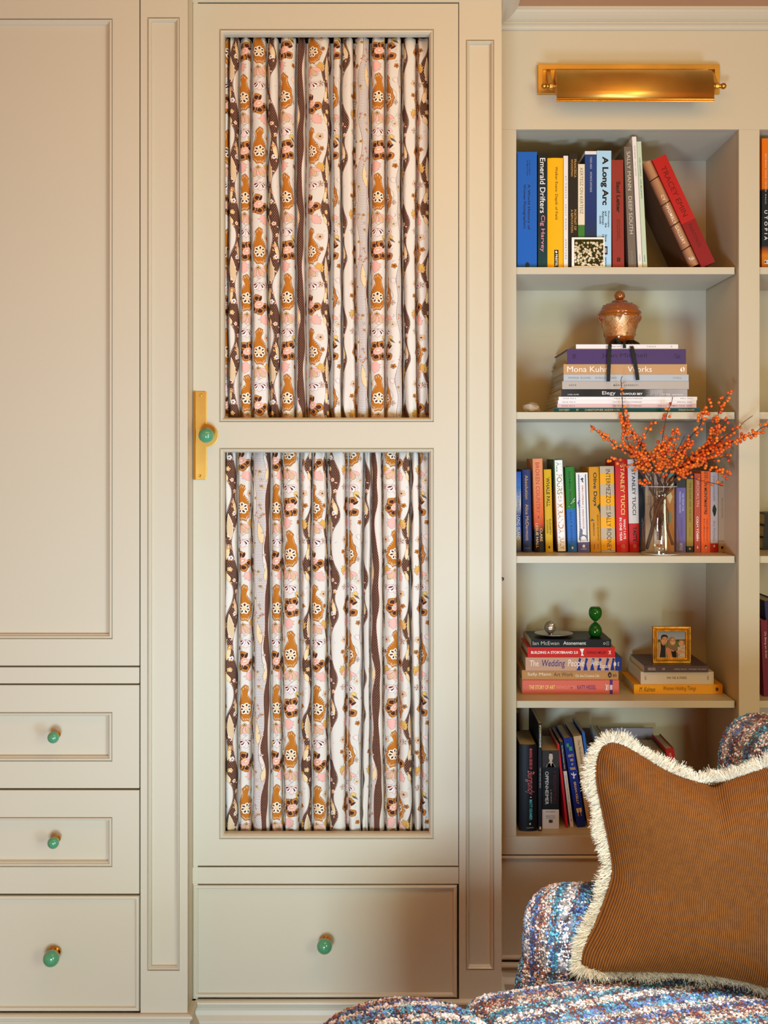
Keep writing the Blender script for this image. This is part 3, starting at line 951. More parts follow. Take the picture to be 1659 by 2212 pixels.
# ---- first shelf
upright('broad bright blue book with small black title, first from the left on the top shelf', 1117.3, 1160, 328, D1, 1, (8, 92, 178), d=.22, hard=False,
    texts=[('A World History of', .28, .67, .50, .66, (12, 20, 40)), ('Women Photographers', .28, .66, .28, .44, (12, 20, 40)), ('Luce Lebart', .07, .20, .60, .68, (10, 50, 110)), ('and Marie Robert', .07, .21, .48, .56, (10, 50, 110))],
    marks=[('dot', .95, 1.0, .40, .62, (8, 30, 60))])
upright('dark teal book with tall white and pink serif style title beside the bright blue book', 1162, 1182, 331.5, D1, 1, (8, 44, 54), d=.20,
    covermat=ramp_mat('dark_foliage_cover', 2, [(0, (6, 60, 62)), (.35, (8, 34, 44)), (.6, (6, 40, 56)), (1, (10, 22, 26))], noise=.35, nscale=9),
    texts=[('Emerald Drifters', .04, .52, .22, .80, (240, 238, 232), dict(bold=.004)), ('Cig Harvey', .54, .86, .22, .76, (222, 140, 156), dict(bold=.004))])
upright('golden yellow book with black publisher patch at its foot on the top shelf', 1182.6, 1216.8, 341, D1, 1, (240, 176, 18), d=.21, rnd=.08,
    texts=[('Walker Evans: Depth of Field', .08, .56, .44, .66, (70, 44, 10), dict(bold=.004)), ('PRESTEL', .875, .985, .50, .64, (240, 236, 230), dict(bold=.02))],
    marks=[('box', .835, .998, .43, .70, (16, 14, 12)), ('poly', .84, .868, .48, .64, (236, 232, 226), [(0, .4), (.5, 0), (1, .5), (.6, 1)], 0.0)])
upright('thin white book with spaced grey letters between the yellow and black books', 1217.3, 1227.2, 336.5, D1, 1, (226, 220, 212), d=.18, hard=False,
    texts=[('AT TWELVE   SALLY MANN  ·  APERTURE', .18, .92, .32, .68, (120, 112, 108), dict(bold=0, spacing=1.6))])
upright('black book with two line ochre lettering behind the small flower picture', 1228.6, 1247.8, 331.5, D1, 1, (30, 27, 26), d=.19,
    texts=[('FRANCESCA', .05, .21, .60, .86, (196, 150, 84)), ('WOODMAN', .05, .20, .24, .48, (196, 150, 84)), ('PORTRAIT OF', .49, .67, .60, .86, (196, 150, 84)), ('A REPUTATION', .49, .69, .24, .48, (196, 150, 84))])
upright('cream book with thin outlined title and a green block low on its spine', 1248.6, 1263.2, 354.5, D1, 1, (222, 212, 184), d=.17,
    bands=[(.585, .71, (58, 118, 48))], texts=[('KERTESZ ON KERTESZ', .04, .48, .28, .76, (84, 76, 62), dict(bold=-.012))])
upright('navy blue book with white head strip behind the flower picture', 1263.4, 1288.6, 326.5, D1, 1, (20, 52, 108), d=.2,
    bands=[(0, .028, (222, 218, 212))], covermat=ramp_mat('deep_blue_cover', 2, [(0, (30, 28, 44)), (.3, (24, 44, 78)), (.45, (16, 44, 100)), (1, (22, 62, 124))], noise=.1),
    texts=[('TODD HIDO    INTIMATE DISTANCE', .05, .35, .44, .60, (200, 204, 214), dict(bold=.0, spacing=1.2))])
upright('pale sky blue book with heavy black title on the top shelf', 1289, 1320.6, 325.5, D1, 1, (166, 208, 234), d=.21,
    texts=[('A Long Arc', .05, .465, .26, .80, (14, 14, 20), dict(bold=.035)), ('Photography', .515, .655, .74, .88, (20, 20, 24), dict(bold=.02)), ('and       the', .515, .655, .56, .70, (20, 20, 24), dict(bold=.02)), ('American', .515, .63, .36, .52, (20, 20, 24), dict(bold=.02)), ('South', .555, .625, .18, .32, (20, 20, 24), dict(bold=.02)), ('Since', .715, .775, .56, .70, (20, 20, 24), dict(bold=.02)), ('1845', .715, .775, .36, .50, (20, 20, 24), dict(bold=.02)), ('HIGH', .83, .87, .56, .68, (230, 232, 236), dict(bold=.02)), ('aperture', .91, .985, .54, .68, (50, 60, 70), dict(bold=.01))],
    marks=[('box', .815, .885, .50, .74, (18, 18, 24))])
upright('brick red book with bold black title beside the pale blue book', 1321.2, 1346.4, 345.5, D1, 1, (142, 48, 40), d=.19, xb0=1323.4,
    texts=[('Saul Leiter', .20, .49, .38, .72, (24, 10, 10), dict(bold=.03)), ('Once Too Photographie', .55, .73, .54, .66, (60, 16, 14)), ('Das Deutsch die Hamburg', .55, .75, .38, .50, (60, 16, 14))],
    marks=[('frame', .905, .94, .38, .66, (30, 12, 12), (.006, .07)), ('dot', .915, .932, .47, .57, (30, 12, 12))])
upright('taupe cloth book with tall white letters leaning slightly left', 1347.8, 1365.2, 316.8, D1, 1, (112, 100, 88), d=.21, xb0=1357.6,
    texts=[('SALLY MANN', .04, .36, .30, .74, (206, 200, 190), dict(bold=-.004)), ('DEEP SOUTH', .41, .72, .30, .74, (206, 200, 190), dict(bold=-.004)), ('BULFINCH', .86, .97, .36, .60, (140, 128, 114))])
upright('tallest thin white book leaning beside the taupe cloth book', 1365, 1374.4, 295.2, D1, 1, (226, 220, 212), d=.2, xb0=1378.6, hard=False,
    texts=[('PETER BEARD', .07, .17, .38, .62, (150, 142, 134)), ('LOST VISITOR', .19, .30, .38, .62, (150, 142, 134)), ('STEIDL', .90, .95, .38, .6, (150, 142, 134))])
upright('thin pale mint green book leaning on the white one', 1375.2, 1385, 305.7, D1, 1, (190, 206, 178), d=.2, xb0=1388.8, hard=False,
    texts=[('KARL LAGERFELD   CASA MALAPARTE', .13, .45, .34, .66, (96, 108, 92), dict(spacing=1.1)), ('steidl', .90, .95, .36, .62, (96, 108, 92))])
# the two books leaning steeply
def leaning(label, px_bl, px_br, px_tl, px_tr, D, col, d, **k):
    bl, tl = P(*px_bl, D), P(*px_tl, D); br, tr = P(*px_br, D), P(*px_tr, D)
    up = ((tl - bl) + (tr - br)) / 2; h = up.length
    a = math.atan2(-up.x, up.z)
    w = (br - bl).length * math.cos(a)
    zb = SHELF[1] + .0004
    cx = bl.x + w / 2 * math.cos(a); cz = zb + w / 2 * math.sin(a)
    return book(label, w - .0004, h, d, col, (cx, D, cz), (0, -a, 0), **k)
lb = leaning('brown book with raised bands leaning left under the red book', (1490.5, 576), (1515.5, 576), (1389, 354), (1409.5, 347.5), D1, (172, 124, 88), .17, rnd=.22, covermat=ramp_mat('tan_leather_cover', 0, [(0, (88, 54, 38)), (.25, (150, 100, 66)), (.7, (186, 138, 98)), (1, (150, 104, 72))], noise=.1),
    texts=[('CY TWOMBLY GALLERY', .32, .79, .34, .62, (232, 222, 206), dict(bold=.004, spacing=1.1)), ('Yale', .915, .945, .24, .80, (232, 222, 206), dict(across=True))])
for tt in (.165, .40, .60, .83):
    bm = bmesh.new()
    hh = lb.children[0].dimensions.z or .3
    w_ = .0265
    zz = None
    pts = []
    H = max(v.co.z for v in lb.children[0].data.vertices); Wd = max(v.co.x for v in lb.children[0].data.vertices)
    for i in range(9):
        x = -Wd + 2 * Wd * i / 8
        pts.append((x, .22 * 2 * Wd * (x / Wd) ** 2 - .0006, H * (1 - tt) + .002 * (x / Wd)))
    tube(bm, pts, .0012, 6)
    bm_obj('raised_band', bm, cmat((36, 22, 16)), lb, smooth=True)
leaning('red book leaning left, topmost at the right end of the top shelf', (1515.8, 576), (1551, 576), (1411.7, 350), (1441, 336.7), D1, (176, 22, 24), .22,
    bands=[(.595, 1.0, (136, 16, 22))],
    texts=[('TRACEY EMIN', .085, .545, .30, .66, (96, 8, 12), dict(bold=0)), ('PAINTINGS', .62, .83, .38, .62, (92, 10, 16), dict(bold=.0))])

# small bordered picture of daisies standing in front of the books
cv = Canvas(220, 200, (44, 40, 14))
rs_ = random.Random(11)
for _ in range(260):
    x, y = rs_.uniform(0, 220), rs_.uniform(0, 200)
    cv.stroke([(x, y), (x + rs_.uniform(-8, 8), y + rs_.uniform(-16, 16))], rs_.choice([(80, 84, 30), (110, 96, 44), (60, 66, 24), (150, 132, 70)]), 1.6)
for _ in range(120):
    x, y = rs_.uniform(0, 220), rs_.uniform(24, 200)
    n, r = rs_.randint(7, 10), rs_.uniform(6, 11)
    for i in range(n):
        cv.petal(x, y, 2, r, 2.0, 2 * math.pi * i / n + x, fill=rs_.choice([(240, 230, 200), (222, 204, 168), (250, 244, 226)]))
    cv.ell(x, y, r * .34, r * .3, fill=rs_.choice([(230, 158, 24), (240, 184, 40)]))
DAISY = image_mat('daisy_photograph', cv.image('daisy_print'), rough=.25, ext='EXTEND')
def flat_picture(name, x0, x1, z0, z1, y, m, parent, tilt=0.0):
    v = np.array([(x0, y, z0), (x1, y, z0), (x1, y + tilt, z1), (x0, y + tilt, z1)]); f = np.array([[0, 1, 2, 3]])
    o = link(name, np_mesh(name, v, f, uvs=np.array([(0, 0), (1, 0), (1, 1), (0, 1)])), m)
    if parent: child_world(o, parent)
    return o
dd = D1 - .008
card = empty('photo_card', P(1270, 577, dd), 'small white bordered photograph of daisies propped against the books', 'photograph')
o = box_obj('card', (X(1235, dd), X(1306.3, dd), dd, dd + .0008, SHELF[1], Z(512.8, dd)), cmat((238, 234, 226)), bevel=0); child_world(o, card)
flat_picture('picture', X(1240.5, dd), X(1303.2, dd), Z(574.5, dd), Z(517, dd), dd - .0004, DAISY, card)

# ---- second shelf: the lying stack
D2 = 2.845
zs2 = [888.8, 880.9, 872.4, 864.7, 857.0, 840.8, 823.6, 809.0, 786.6, 754.2, 743.8]
z_ = [Z(q, D2) for q in zs2]; z_[0] = SHELF[2] + .0003
def st(i, *a, **k): return stacked(a[0], a[1], a[2], 0, 0, D2 + k.pop('dy', 0), a[3], zb=z_[i], zt=z_[i + 1], **k)
G2 = 'books stacked on the second shelf'
st(0, 'dark teal paperback lowest in the stack on the second shelf', 1196, 1511.5, (16, 88, 104), d=.20, hard=False, group=G2,
   texts=[('ODYSSEY', .035, .11, .28, .74, (214, 220, 214)), ('BY', .155, .172, .28, .74, (214, 220, 214)), ('CHRISTOPHER ANDERSON', .213, .45, .28, .74, (214, 220, 214)), ('STANLEY/BARKER', .855, .965, .32, .7, (226, 228, 220))])
for i, (a, b, c_, l3, tx, lab) in enumerate(((1204, 1504.3, (214, 178, 172), 'THE ALL WOMEN ISSUE  2024', .72, 'pinkish magazine resting on the teal paperback'), (1205.2, 1504.4, (232, 224, 218), 'SPRING 2023', .86, 'white magazine directly above the pinkish magazine'), (1206.8, 1506, (236, 230, 224), 'FALL 2023', .88, 'white magazine directly under the black book'))):
    st(1 + i, lab, a, b, c_, d=.22, hard=False, group=G2, name='magazine',
       texts=[(['ISSUE NO.6', 'ISSUE NO.5', 'ISSUE NO.6'][i], .03, .125, .34, .66, (90, 80, 78), dict(spacing=1.3)), ('THE BITTER SOUTHERNER', .395, .605, .34, .66, (90, 80, 78), dict(spacing=1.3)), (l3, tx, .965, .34, .66, (90, 80, 78), dict(spacing=1.2))])
ELG = ramp_mat('forest_photograph_spine', 2, [(0, (168, 160, 156)), (.22, (150, 144, 140)), (.3, (120, 116, 114)), (.34, (40, 38, 38)), (.8, (22, 20, 20)), (1, (48, 46, 46))], noise=.16, nscale=30)
st(4, 'black photographic book with white lettering in the middle of the stack', 1212.3, 1484.8, (24, 22, 22), d=.22, covermat=ELG, hard=False, group=G2,
   texts=[('Elegy', .325, .43, .14, .74, (232, 228, 222), dict(bold=0)), ('DAWOUD BEY', .47, .645, .24, .52, (238, 234, 228), dict(bold=.02)), ('CASSEL OLIVER', .05, .14, .22, .36, (214, 210, 204)), ('VMFA  aperture', .80, .965, .16, .40, (232, 230, 226))],
   marks=[('box', .71 + q * .0125, .713 + q * .0125, .15 + .1 * (q % 3), .95, (206, 200, 196)) for q in range(8)])
st(5, 'grey beige book with small letters above the black photographic book', 1214.5, 1488, (178, 168, 156), d=.23, dy=-.002, group=G2,
   texts=[('KATE', .055, .11, .40, .60, (84, 78, 74), dict(spacing=1.2)), ('MARIO SORRENTI', .405, .60, .38, .60, (84, 78, 74), dict(spacing=1.3))])
st(6, 'pale silver blue book above the grey beige one', 1217.5, 1487.5, (176, 182, 186), d=.23, group=G2,
   texts=[('MONA KUHN    KINGS ROAD', .04, .425, .34, .66, (100, 108, 114), dict(bold=-.008, spacing=1.15)), ('STEIDL', .875, .945, .36, .62, (120, 128, 132), dict(bold=-.008))])
st(7, 'tan book with large white rounded lettering in the stack', 1217.3, 1484, (190, 146, 98), d=.23, group=G2, dy=-.001,
   texts=[('Mona Kuhn', .03, .36, .24, .78, (244, 238, 228), dict(bold=-.004)), ('Works', .52, .715, .24, .78, (244, 238, 228), dict(bold=-.004))],
   marks=[('poly', .945, .975, .25, .7, (240, 236, 228), [(0, .5), (.3, .9), (.55, 1), (.35, .6), (.6, .3), (.45, 0), (.1, .2)]), ('poly', .952, .982, .2, .75, (240, 236, 228), [(1, .5), (.7, .1), (.55, .15), (.7, .45), (.5, .75), (.55, 1), (.9, .8)])])
st(8, 'thick purple cloth book with dark embossed title in the stack', 1225.2, 1481.8, (72, 48, 96), d=.23, group=G2, dy=-.003,
   texts=[('Joan Mitchell', .29, .67, .36, .72, (40, 26, 56), dict(bold=0)), ('SF', .045, .075, .36, .66, (40, 26, 56)), ('Yale', .90, .95, .36, .7, (40, 26, 56))])
st(9, 'thin white paperback on top of the stack under the amber jar', 1244.3, 1464.8, (228, 222, 218), d=.19, hard=False, group=G2,
   texts=[('JOHANNA VISIT', .29, .44, .36, .66, (130, 124, 122)), ('TWIST', .69, .785, .36, .66, (130, 124, 122), dict(spacing=1.3)), ('X', .925, .945, .36, .66, (130, 124, 122))])

# amber pressed glass jar with lid
JD = D2 + .085
jz = z_[10]
J = empty('lidded_jar', (X(1338.5, JD), JD, jz), 'iridescent amber pressed glass jar with lid on the book stack', 'jar')
m, t, p = nt('amber_carnival_glass')
p.inputs['Roughness'].default_value = .12; p.inputs['Metallic'].default_value = .1
p.inputs['Coat Weight'].default_value = 1; p.inputs['Coat Roughness'].default_value = .06
p.inputs['Transmission Weight'].default_value = .12
nz = t.nodes.new('ShaderNodeTexNoise'); nz.inputs['Scale'].default_value = 22; nz.inputs['Detail'].default_value = 8
cr = t.nodes.new('ShaderNodeValToRGB'); tc = t.nodes.new('ShaderNodeTexCoord')
cr.color_ramp.elements[0].color = (*S(118, 50, 8), 1); cr.color_ramp.elements[1].color = (*S(184, 100, 24), 1)
t.links.new(tc.outputs['Object'], nz.inputs['Vector']); t.links.new(nz.outputs['Fac'], cr.inputs[0]); t.links.new(cr.outputs[0], p.inputs['Base Color'])
AMBER = m
m, t, p = nt('amber_frosted_panel')
p.inputs['Roughness'].default_value = .34; p.inputs['Metallic'].default_value = .55
nz = t.nodes.new('ShaderNodeTexNoise'); nz.inputs['Scale'].default_value = 420; nz.inputs['Detail'].default_value = 3
n2 = t.nodes.new('ShaderNodeTexNoise'); n2.inputs['Scale'].default_value = 24
cr = t.nodes.new('ShaderNodeValToRGB'); tc = t.nodes.new('ShaderNodeTexCoord')
cr.color_ramp.elements[0].position = .42; cr.color_ramp.elements[1].position = .56
cr.color_ramp.elements[0].color = (*S(176, 96, 26), 1); cr.color_ramp.elements[1].color = (*S(196, 160, 112), 1)
bp = t.nodes.new('ShaderNodeBump'); bp.inputs['Strength'].default_value = .6; bp.inputs['Distance'].default_value = .0008
t.links.new(tc.outputs['Object'], nz.inputs['Vector']); t.links.new(tc.outputs['Object'], n2.inputs['Vector'])
ad = t.nodes.new('ShaderNodeMath'); ad.operation = 'MULTIPLY_ADD'; ad.inputs[1].default_value = .5
mu = t.nodes.new('ShaderNodeMath'); mu.operation = 'MULTIPLY'; mu.inputs[1].default_value = .5
t.links.new(nz.outputs['Fac'], mu.inputs[0]); t.links.new(n2.outputs['Fac'], ad.inputs[0]); t.links.new(mu.outputs[0], ad.inputs[2])
t.links.new(ad.outputs[0], cr.inputs[0]); t.links.new(cr.outputs[0], p.inputs['Base Color']); t.links.new(nz.outputs['Fac'], bp.inputs['Height']); t.links.new(bp.outputs[0], p.inputs['Normal'])
FROST = m
pxm = JD / F
def jr(v): return v * pxm
def jh(y): return Z(y, JD) - jz
bm = bmesh.new()
prof = [(0, .002), (jr(24), .0005), (jr(29), .001), (jr(32), jh(728)), (jr(35), jh(715)), (jr(38.5), jh(700)), (jr(42), jh(686)), (jr(44), jh(682.5)), (jr(43.5), jh(680)), (0, jh(680))]
lathe(prof, 64, bm=bm)
for f in bm.faces:
    c = f.calc_center_median()
    if jh(722) < c.z < jh(690): f.material_index = 1
bm_obj('jar_body', bm, [AMBER, FROST], J, smooth=True)
bm = bmesh.new()
def grapes(cx_a, zc_, n, r, rad, shape):
    for row in range(n):
        cnt = max(1, n - row) if shape else 2
        for i in range(cnt):
            a = cx_a + (i - (cnt - 1) / 2) * r * 1.9 / rad(zc_ - row * r * 1.7)
            z = zc_ - row * r * 1.7
            R = rad(z)
            sphere(bm, (R * math.sin(a), -R * math.cos(a), z), r, 1)
rad = lambda z: jr(np.interp(z, [jh(728), jh(700), jh(686), jh(680)], [32, 38.5, 42, 44]))
for a0 in np.arange(0, 6.28, 1.047):
    grapes(a0 - .2, jh(686), 5, .0017, rad, True)
    grapes(a0 + .28, jh(722), 3, .0016, rad, True)
    for q in range(7):
        a = a0 + .35 + .12 * math.sin(q); z = jh(686) - q * .0045
        R = rad(z); sphere(bm, (R * math.sin(a), -R * math.cos(a), z), .0016, 1, sc=(1, 1, 1.8))
    for q in range(4):
        a = a0 + .62 + q * .09; z = jh(684) - abs(q - 1.5) * .003
        R = rad(z); sphere(bm, (R * math.sin(a), -R * math.cos(a), z), .0034, 1, sc=(1, .5, 1.3))
for s_ in (-1, 1):    # side handles
    for q in range(9):
        th = q / 8 * math.pi
        sphere(bm, (s_ * (jr(41) + .006 * math.sin(th)), 0, jh(678) - .022 * (q / 8)), .0032, 1)
bm_obj('grape_relief', bm, AMBER, J, smooth=True)
bm = bmesh.new()
lathe([(0, jh(680)), (jr(45), jh(680.5)), (jr(47), jh(678)), (jr(46.5), jh(674.5)), (jr(43), jh(672)), (jr(41.5), jh(668)), (jr(38), jh(662.5)), (jr(30), jh(657)), (jr(20), jh(655)), (jr(17.5), jh(654)), (jr(18), jh(652.5)), (jr(16), jh(650)), (jr(7), jh(649.2)), (jr(5), jh(647.5)), (0, jh(647.4))], 64, bm=bm)
for q in range(40):
    a = q / 40 * 2 * math.pi; z = jh(664) + .0045 * math.sin(a * 3)
    R = jr(np.interp(z, [jh(672), jh(668), jh(662.5), jh(657), jh(655)], [43, 41.5, 38, 30, 20]))
    sphere(bm, (R * math.sin(a), -R * math.cos(a), z), .0017, 1)
    if q % 4 == 0: sphere(bm, (R * .9 * math.sin(a + .1), -R * .9 * math.cos(a + .1), z + .004), .0017, 1)
bm_obj('jar_lid', bm, AMBER, J, smooth=True)
bm = bmesh.new()
res = bmesh.ops.create_uvsphere(bm, u_segments=36, v_segments=18, radius=jr(11.4))
for v in res['verts']:
    a = math.atan2(v.co.x, -v.co.y)
    k_ = 1 + .07 * math.sin(7 * a + v.co.z * 500)
    v.co = Vector((v.co.x * k_, v.co.y * k_, v.co.z * .98 + jh(639)))
sphere(bm, (0, 0, jh(649.5)), jr(5.5), 2)
bm_obj('lid_knob', bm, AMBER, J, smooth=True)

# black ribbon bow: knot at the jar's foot, tails hanging over the spines
RBD = D2 - .010
def ribbon(bm, pts, w, tw=0.0):
    rows = []
    for i, p in enumerate(pts):
        p = Vector(p)
        t_ = Vector(pts[min(i + 1, len(pts) - 1)]) - Vector(pts[max(i - 1, 0)])
        s_ = Vector((t_.z, 0, -t_.x))
        if s_.length < 1e-6: s_ = Vector((1, 0, 0))
        s_.normalize()
        rows.append((bm.verts.new(p - s_ * w / 2), bm.verts.new(p + s_ * w / 2), bm.verts.new(p + s_ * w / 2 + Vector((0, .0006, 0))), bm.verts.new(p - s_ * w / 2 + Vector((0, .0006, 0)))))
    for A, B in zip(rows, rows[1:]):
        for k_ in range(4): bm.faces.new((A[k_], A[(k_ + 1) % 4], B[(k_ + 1) % 4], B[k_]))
    for R in (rows[0], rows[-1]): bm.faces.new(R)
def rp(px, py, D): return tuple(P(px, py, D))
SATIN = mat('black_satin', S(14, 10, 10), .45, bump=.3, bscale=900, spec=.25)
bw = empty('ribbon_bow', P(1334, 742, JD - .04), 'black satin ribbon tied at the foot of the amber jar, tails hanging over the books', 'ribbon')
bm = bmesh.new()
fr_ = JD - .040
ribbon(bm, [rp(1334, 740, fr_), rp(1330, 737, fr_ - .01), rp(1321, 739.5, fr_ - .03), rp(1317.5, 747, RBD), rp(1316, 762, RBD - .001), rp(1315.5, 785, RBD - .001), rp(1314.5, 808, RBD), rp(1314, 824, RBD)], .0098)
o = bm_obj('ribbon_tail', bm, SATIN); child_world(o, bw)
bm = bmesh.new()
ribbon(bm, [rp(1354, 738, fr_), rp(1360, 741, fr_ - .02), rp(1365, 750, RBD), rp(1369, 768, RBD - .001), rp(1373, 790, RBD - .001), rp(1376, 808, RBD), rp(1377.5, 821, RBD)], .0098)
o = bm_obj('ribbon_tail', bm, SATIN); child_world(o, bw)
bm = bmesh.new()
ribbon(bm, [rp(1350, 742, fr_ - .001), rp(1358, 738.5, fr_ - .008), rp(1368, 738.5, fr_ - .014), rp(1377, 743, fr_ - .02), rp(1384, 750.5, fr_ - .024)], .0105)
ribbon(bm, [rp(1346, 743, fr_ - .001), rp(1338, 740, fr_ - .004), rp(1330, 735, fr_ - .006), rp(1326, 731, fr_ - .006)], .0105)
o = bm_obj('ribbon_loop', bm, SATIN); child_world(o, bw)
bm = bmesh.new()
ribbon(bm, [rp(1322, 740, fr_), rp(1335, 740.5, fr_ - .006), rp(1350, 741.5, fr_ - .006), rp(1362, 739, fr_)], .0075)
add_box(bm, X(1344, fr_ - .012), X(1353, fr_ - .012), fr_ - .012, fr_ - .004, Z(747, fr_), Z(737.5, fr_), bevel=.002)
o = bm_obj('knot', bm, SATIN); child_world(o, bw)
# short end falling over the top paperback
bm = bmesh.new(); ribbon(bm, [rp(1349, 743.2, fr_ - .012), rp(1349, 743.6, RBD - .0005), rp(1349, 752, RBD - .001)], .0090)
o = bm_obj('ribbon_tail', bm, SATIN); child_world(o, bw)

# quartz
bm = bmesh.new()
cz = SHELF[2]
dq = 2.86
cx_ = X(1148, dq)
res = bmesh.ops.create_icosphere(bm, subdivisions=2, radius=1)
for v in bm.verts:
    n_ = 1 + .22 * math.sin(5 * v.co.x + 3 * v.co.y) + .16 * math.sin(7 * v.co.z + 4 * v.co.x)
    x, y, z = v.co
    hgt = .034 * (1 - .35 * (x + .2) ** 2)
    v.co = Vector((cx_ + x * .0245 * (1 if z < .2 else n_ * .9), dq + y * .02 * n_, cz + max(0, (z + .6) / 1.6) * hgt * (n_ if z > .3 else 1) * .78))
bmesh.ops.convex_hull(bm, input=bm.verts)
m, t, p = nt('rough_quartz'); p.inputs['Base Color'].default_value = (*S(216, 196, 164), 1); p.inputs['Roughness'].default_value = .22; p.inputs['Transmission Weight'].default_value = .35
nz = t.nodes.new('ShaderNodeTexNoise'); nz.inputs['Scale'].default_value = 60; cr = t.nodes.new('ShaderNodeValToRGB'); tc = t.nodes.new('ShaderNodeTexCoord')
cr.color_ramp.elements[0].color = (*S(170, 140, 104), 1); cr.color_ramp.elements[1].color = (*S(236, 222, 196), 1)
t.links.new(tc.outputs['Object'], nz.inputs['Vector']); t.links.new(nz.outputs['Fac'], cr.inputs[0]); t.links.new(cr.outputs[0], p.inputs['Base Color'])
tag(bm_obj('quartz_crystal', bm, m), 'rough pale quartz crystal beside the book stack on the second shelf', 'crystal')

# ---- third shelf: novels
D3 = 2.925
G3 = 'novels standing on the third shelf'
def n3(label, a, b, yt, col, xb=None, **k):
    k.setdefault('rnd', .10); k.setdefault('d', .14)
    return upright(label, a, b, yt, D3, 3, col, xb0=xb, group=G3, **k)
SKY = ramp_mat('seaside_cover', 2, [(0, (24, 48, 96)), (.15, (140, 130, 100)), (.3, (60, 90, 150)), (.45, (30, 60, 120)), (.6, (190, 196, 200)), (.8, (60, 120, 196)), (1, (24, 84, 180))])
n3('blue sky covered novel partly hidden at the left end of the third shelf', 1105, 1126, 1019, (40, 90, 170), covermat=SKY,
   texts=[('COLM TOIBIN', .18, .45, .58, .84, (40, 60, 90), dict(bold=-.005)), ('LONG ISLAND', .54, .84, .54, .88, (230, 232, 230), dict(bold=-.005))])
n3('navy novel with gold lettering near the left end of the third shelf', 1127.8, 1146.4, 1014, (36, 46, 92), xb=1130.8,
   texts=[('Absolution', .07, .36, .30, .66, (206, 160, 84), dict(bold=-.004)), ('Alice McDermott', .42, .86, .30, .66, (206, 160, 84), dict(bold=-.004)), ('PICADOR', .945, .957, .2, .8, (130, 130, 140), dict(across=True))])
SUN = ramp_mat('sunset_cover', 2, [(0, (24, 18, 18)), (.22, (34, 20, 16)), (.3, (190, 70, 24)), (.42, (214, 98, 40)), (.7, (216, 128, 76)), (1, (220, 138, 88))], noise=.08)
n3('orange novel fading to black at its foot, tall, on the third shelf', 1150.6, 1172, 990.8, (214, 120, 60), xb=1155, covermat=SUN,
   texts=[('BROKEN COUNTRY', .04, .585, .26, .66, (176, 62, 46), dict(bold=.004)), ('CLARE', .745, .885, .58, .84, (226, 172, 110), dict(bold=.012)), ('LESLIE HALL', .69, .955, .16, .42, (226, 172, 110), dict(bold=.012))], marks=[('dot', .612, .64, .40, .54, (130, 50, 30))])
n3('thin yellow novel with bold black title on the third shelf', 1174.8, 1191, 1014, (206, 160, 4), xb=1179,
   texts=[('WHALE FALL', .095, .45, .26, .72, (40, 30, 10), dict(bold=.025)), ('ELIZABETH', .60, .785, .54, .80, (60, 44, 10), dict(bold=.008)), ("O'CONNOR", .61, .775, .18, .42, (60, 44, 10), dict(bold=.008))], marks=[('dot', .925, .955, .36, .62, (50, 40, 10))])
AF = [(.02, .36, 'ALL FOURS'), (.475, .98, 'MIRANDA JULY')]
n3('tall white novel with hand drawn multicoloured letters on the third shelf', 1196, 1216.8, 992, (66, 92, 60), xb=1203.5, covermat=ramp_mat('cliff_cover', 2, [(0, (30, 18, 14)), (.3, (150, 90, 40)), (.5, (190, 110, 40)), (.75, (90, 110, 70)), (1, (60, 92, 66))], noise=.3),
   marks=[('box', .01, .99, .10, .90, (236, 232, 226)), ('dot', .392, .432, .30, .66, (176, 116, 58))],
   texts=[('ALL', .03, .135, .24, .78, (100, 134, 84), dict(bold=.012)), ('FOURS', .16, .38, .24, .78, (150, 130, 60), dict(bold=.012)), ('MIRANDA', .475, .80, .22, .78, (190, 120, 40), dict(bold=.012)), ('JULY', .83, .975, .22, .78, (200, 140, 40), dict(bold=.012)), ('Bestselling', .445, .452, .2, .8, (90, 90, 90))])
n3('novel half green above and half blue below on the third shelf', 1220.6, 1241, 1008.5, (34, 114, 30), xb=1227, bands=[(.493, 1, (36, 98, 172))],
   texts=[('NORMAL PEOPLE', .055, .46, .34, .54, (14, 44, 14), dict(bold=.008, spacing=1.25)), ('SALLY ROONEY', .53, .885, .34, .54, (12, 34, 80), dict(bold=.008, spacing=1.25))],
   marks=[('dot', .935, .965, .40, .58, (226, 232, 238)), ('poly', .40, .47, .25, .95, (236, 232, 226), [(0, 1), (.35, .6), (1, 0), (.92, 0), (.3, .5), (0, .86)]), ('poly', .37, .44, .45, .98, (236, 232, 226), [(0, 1), (.35, .6), (1, 0), (.92, 0), (.3, .5), (0, .86)])])
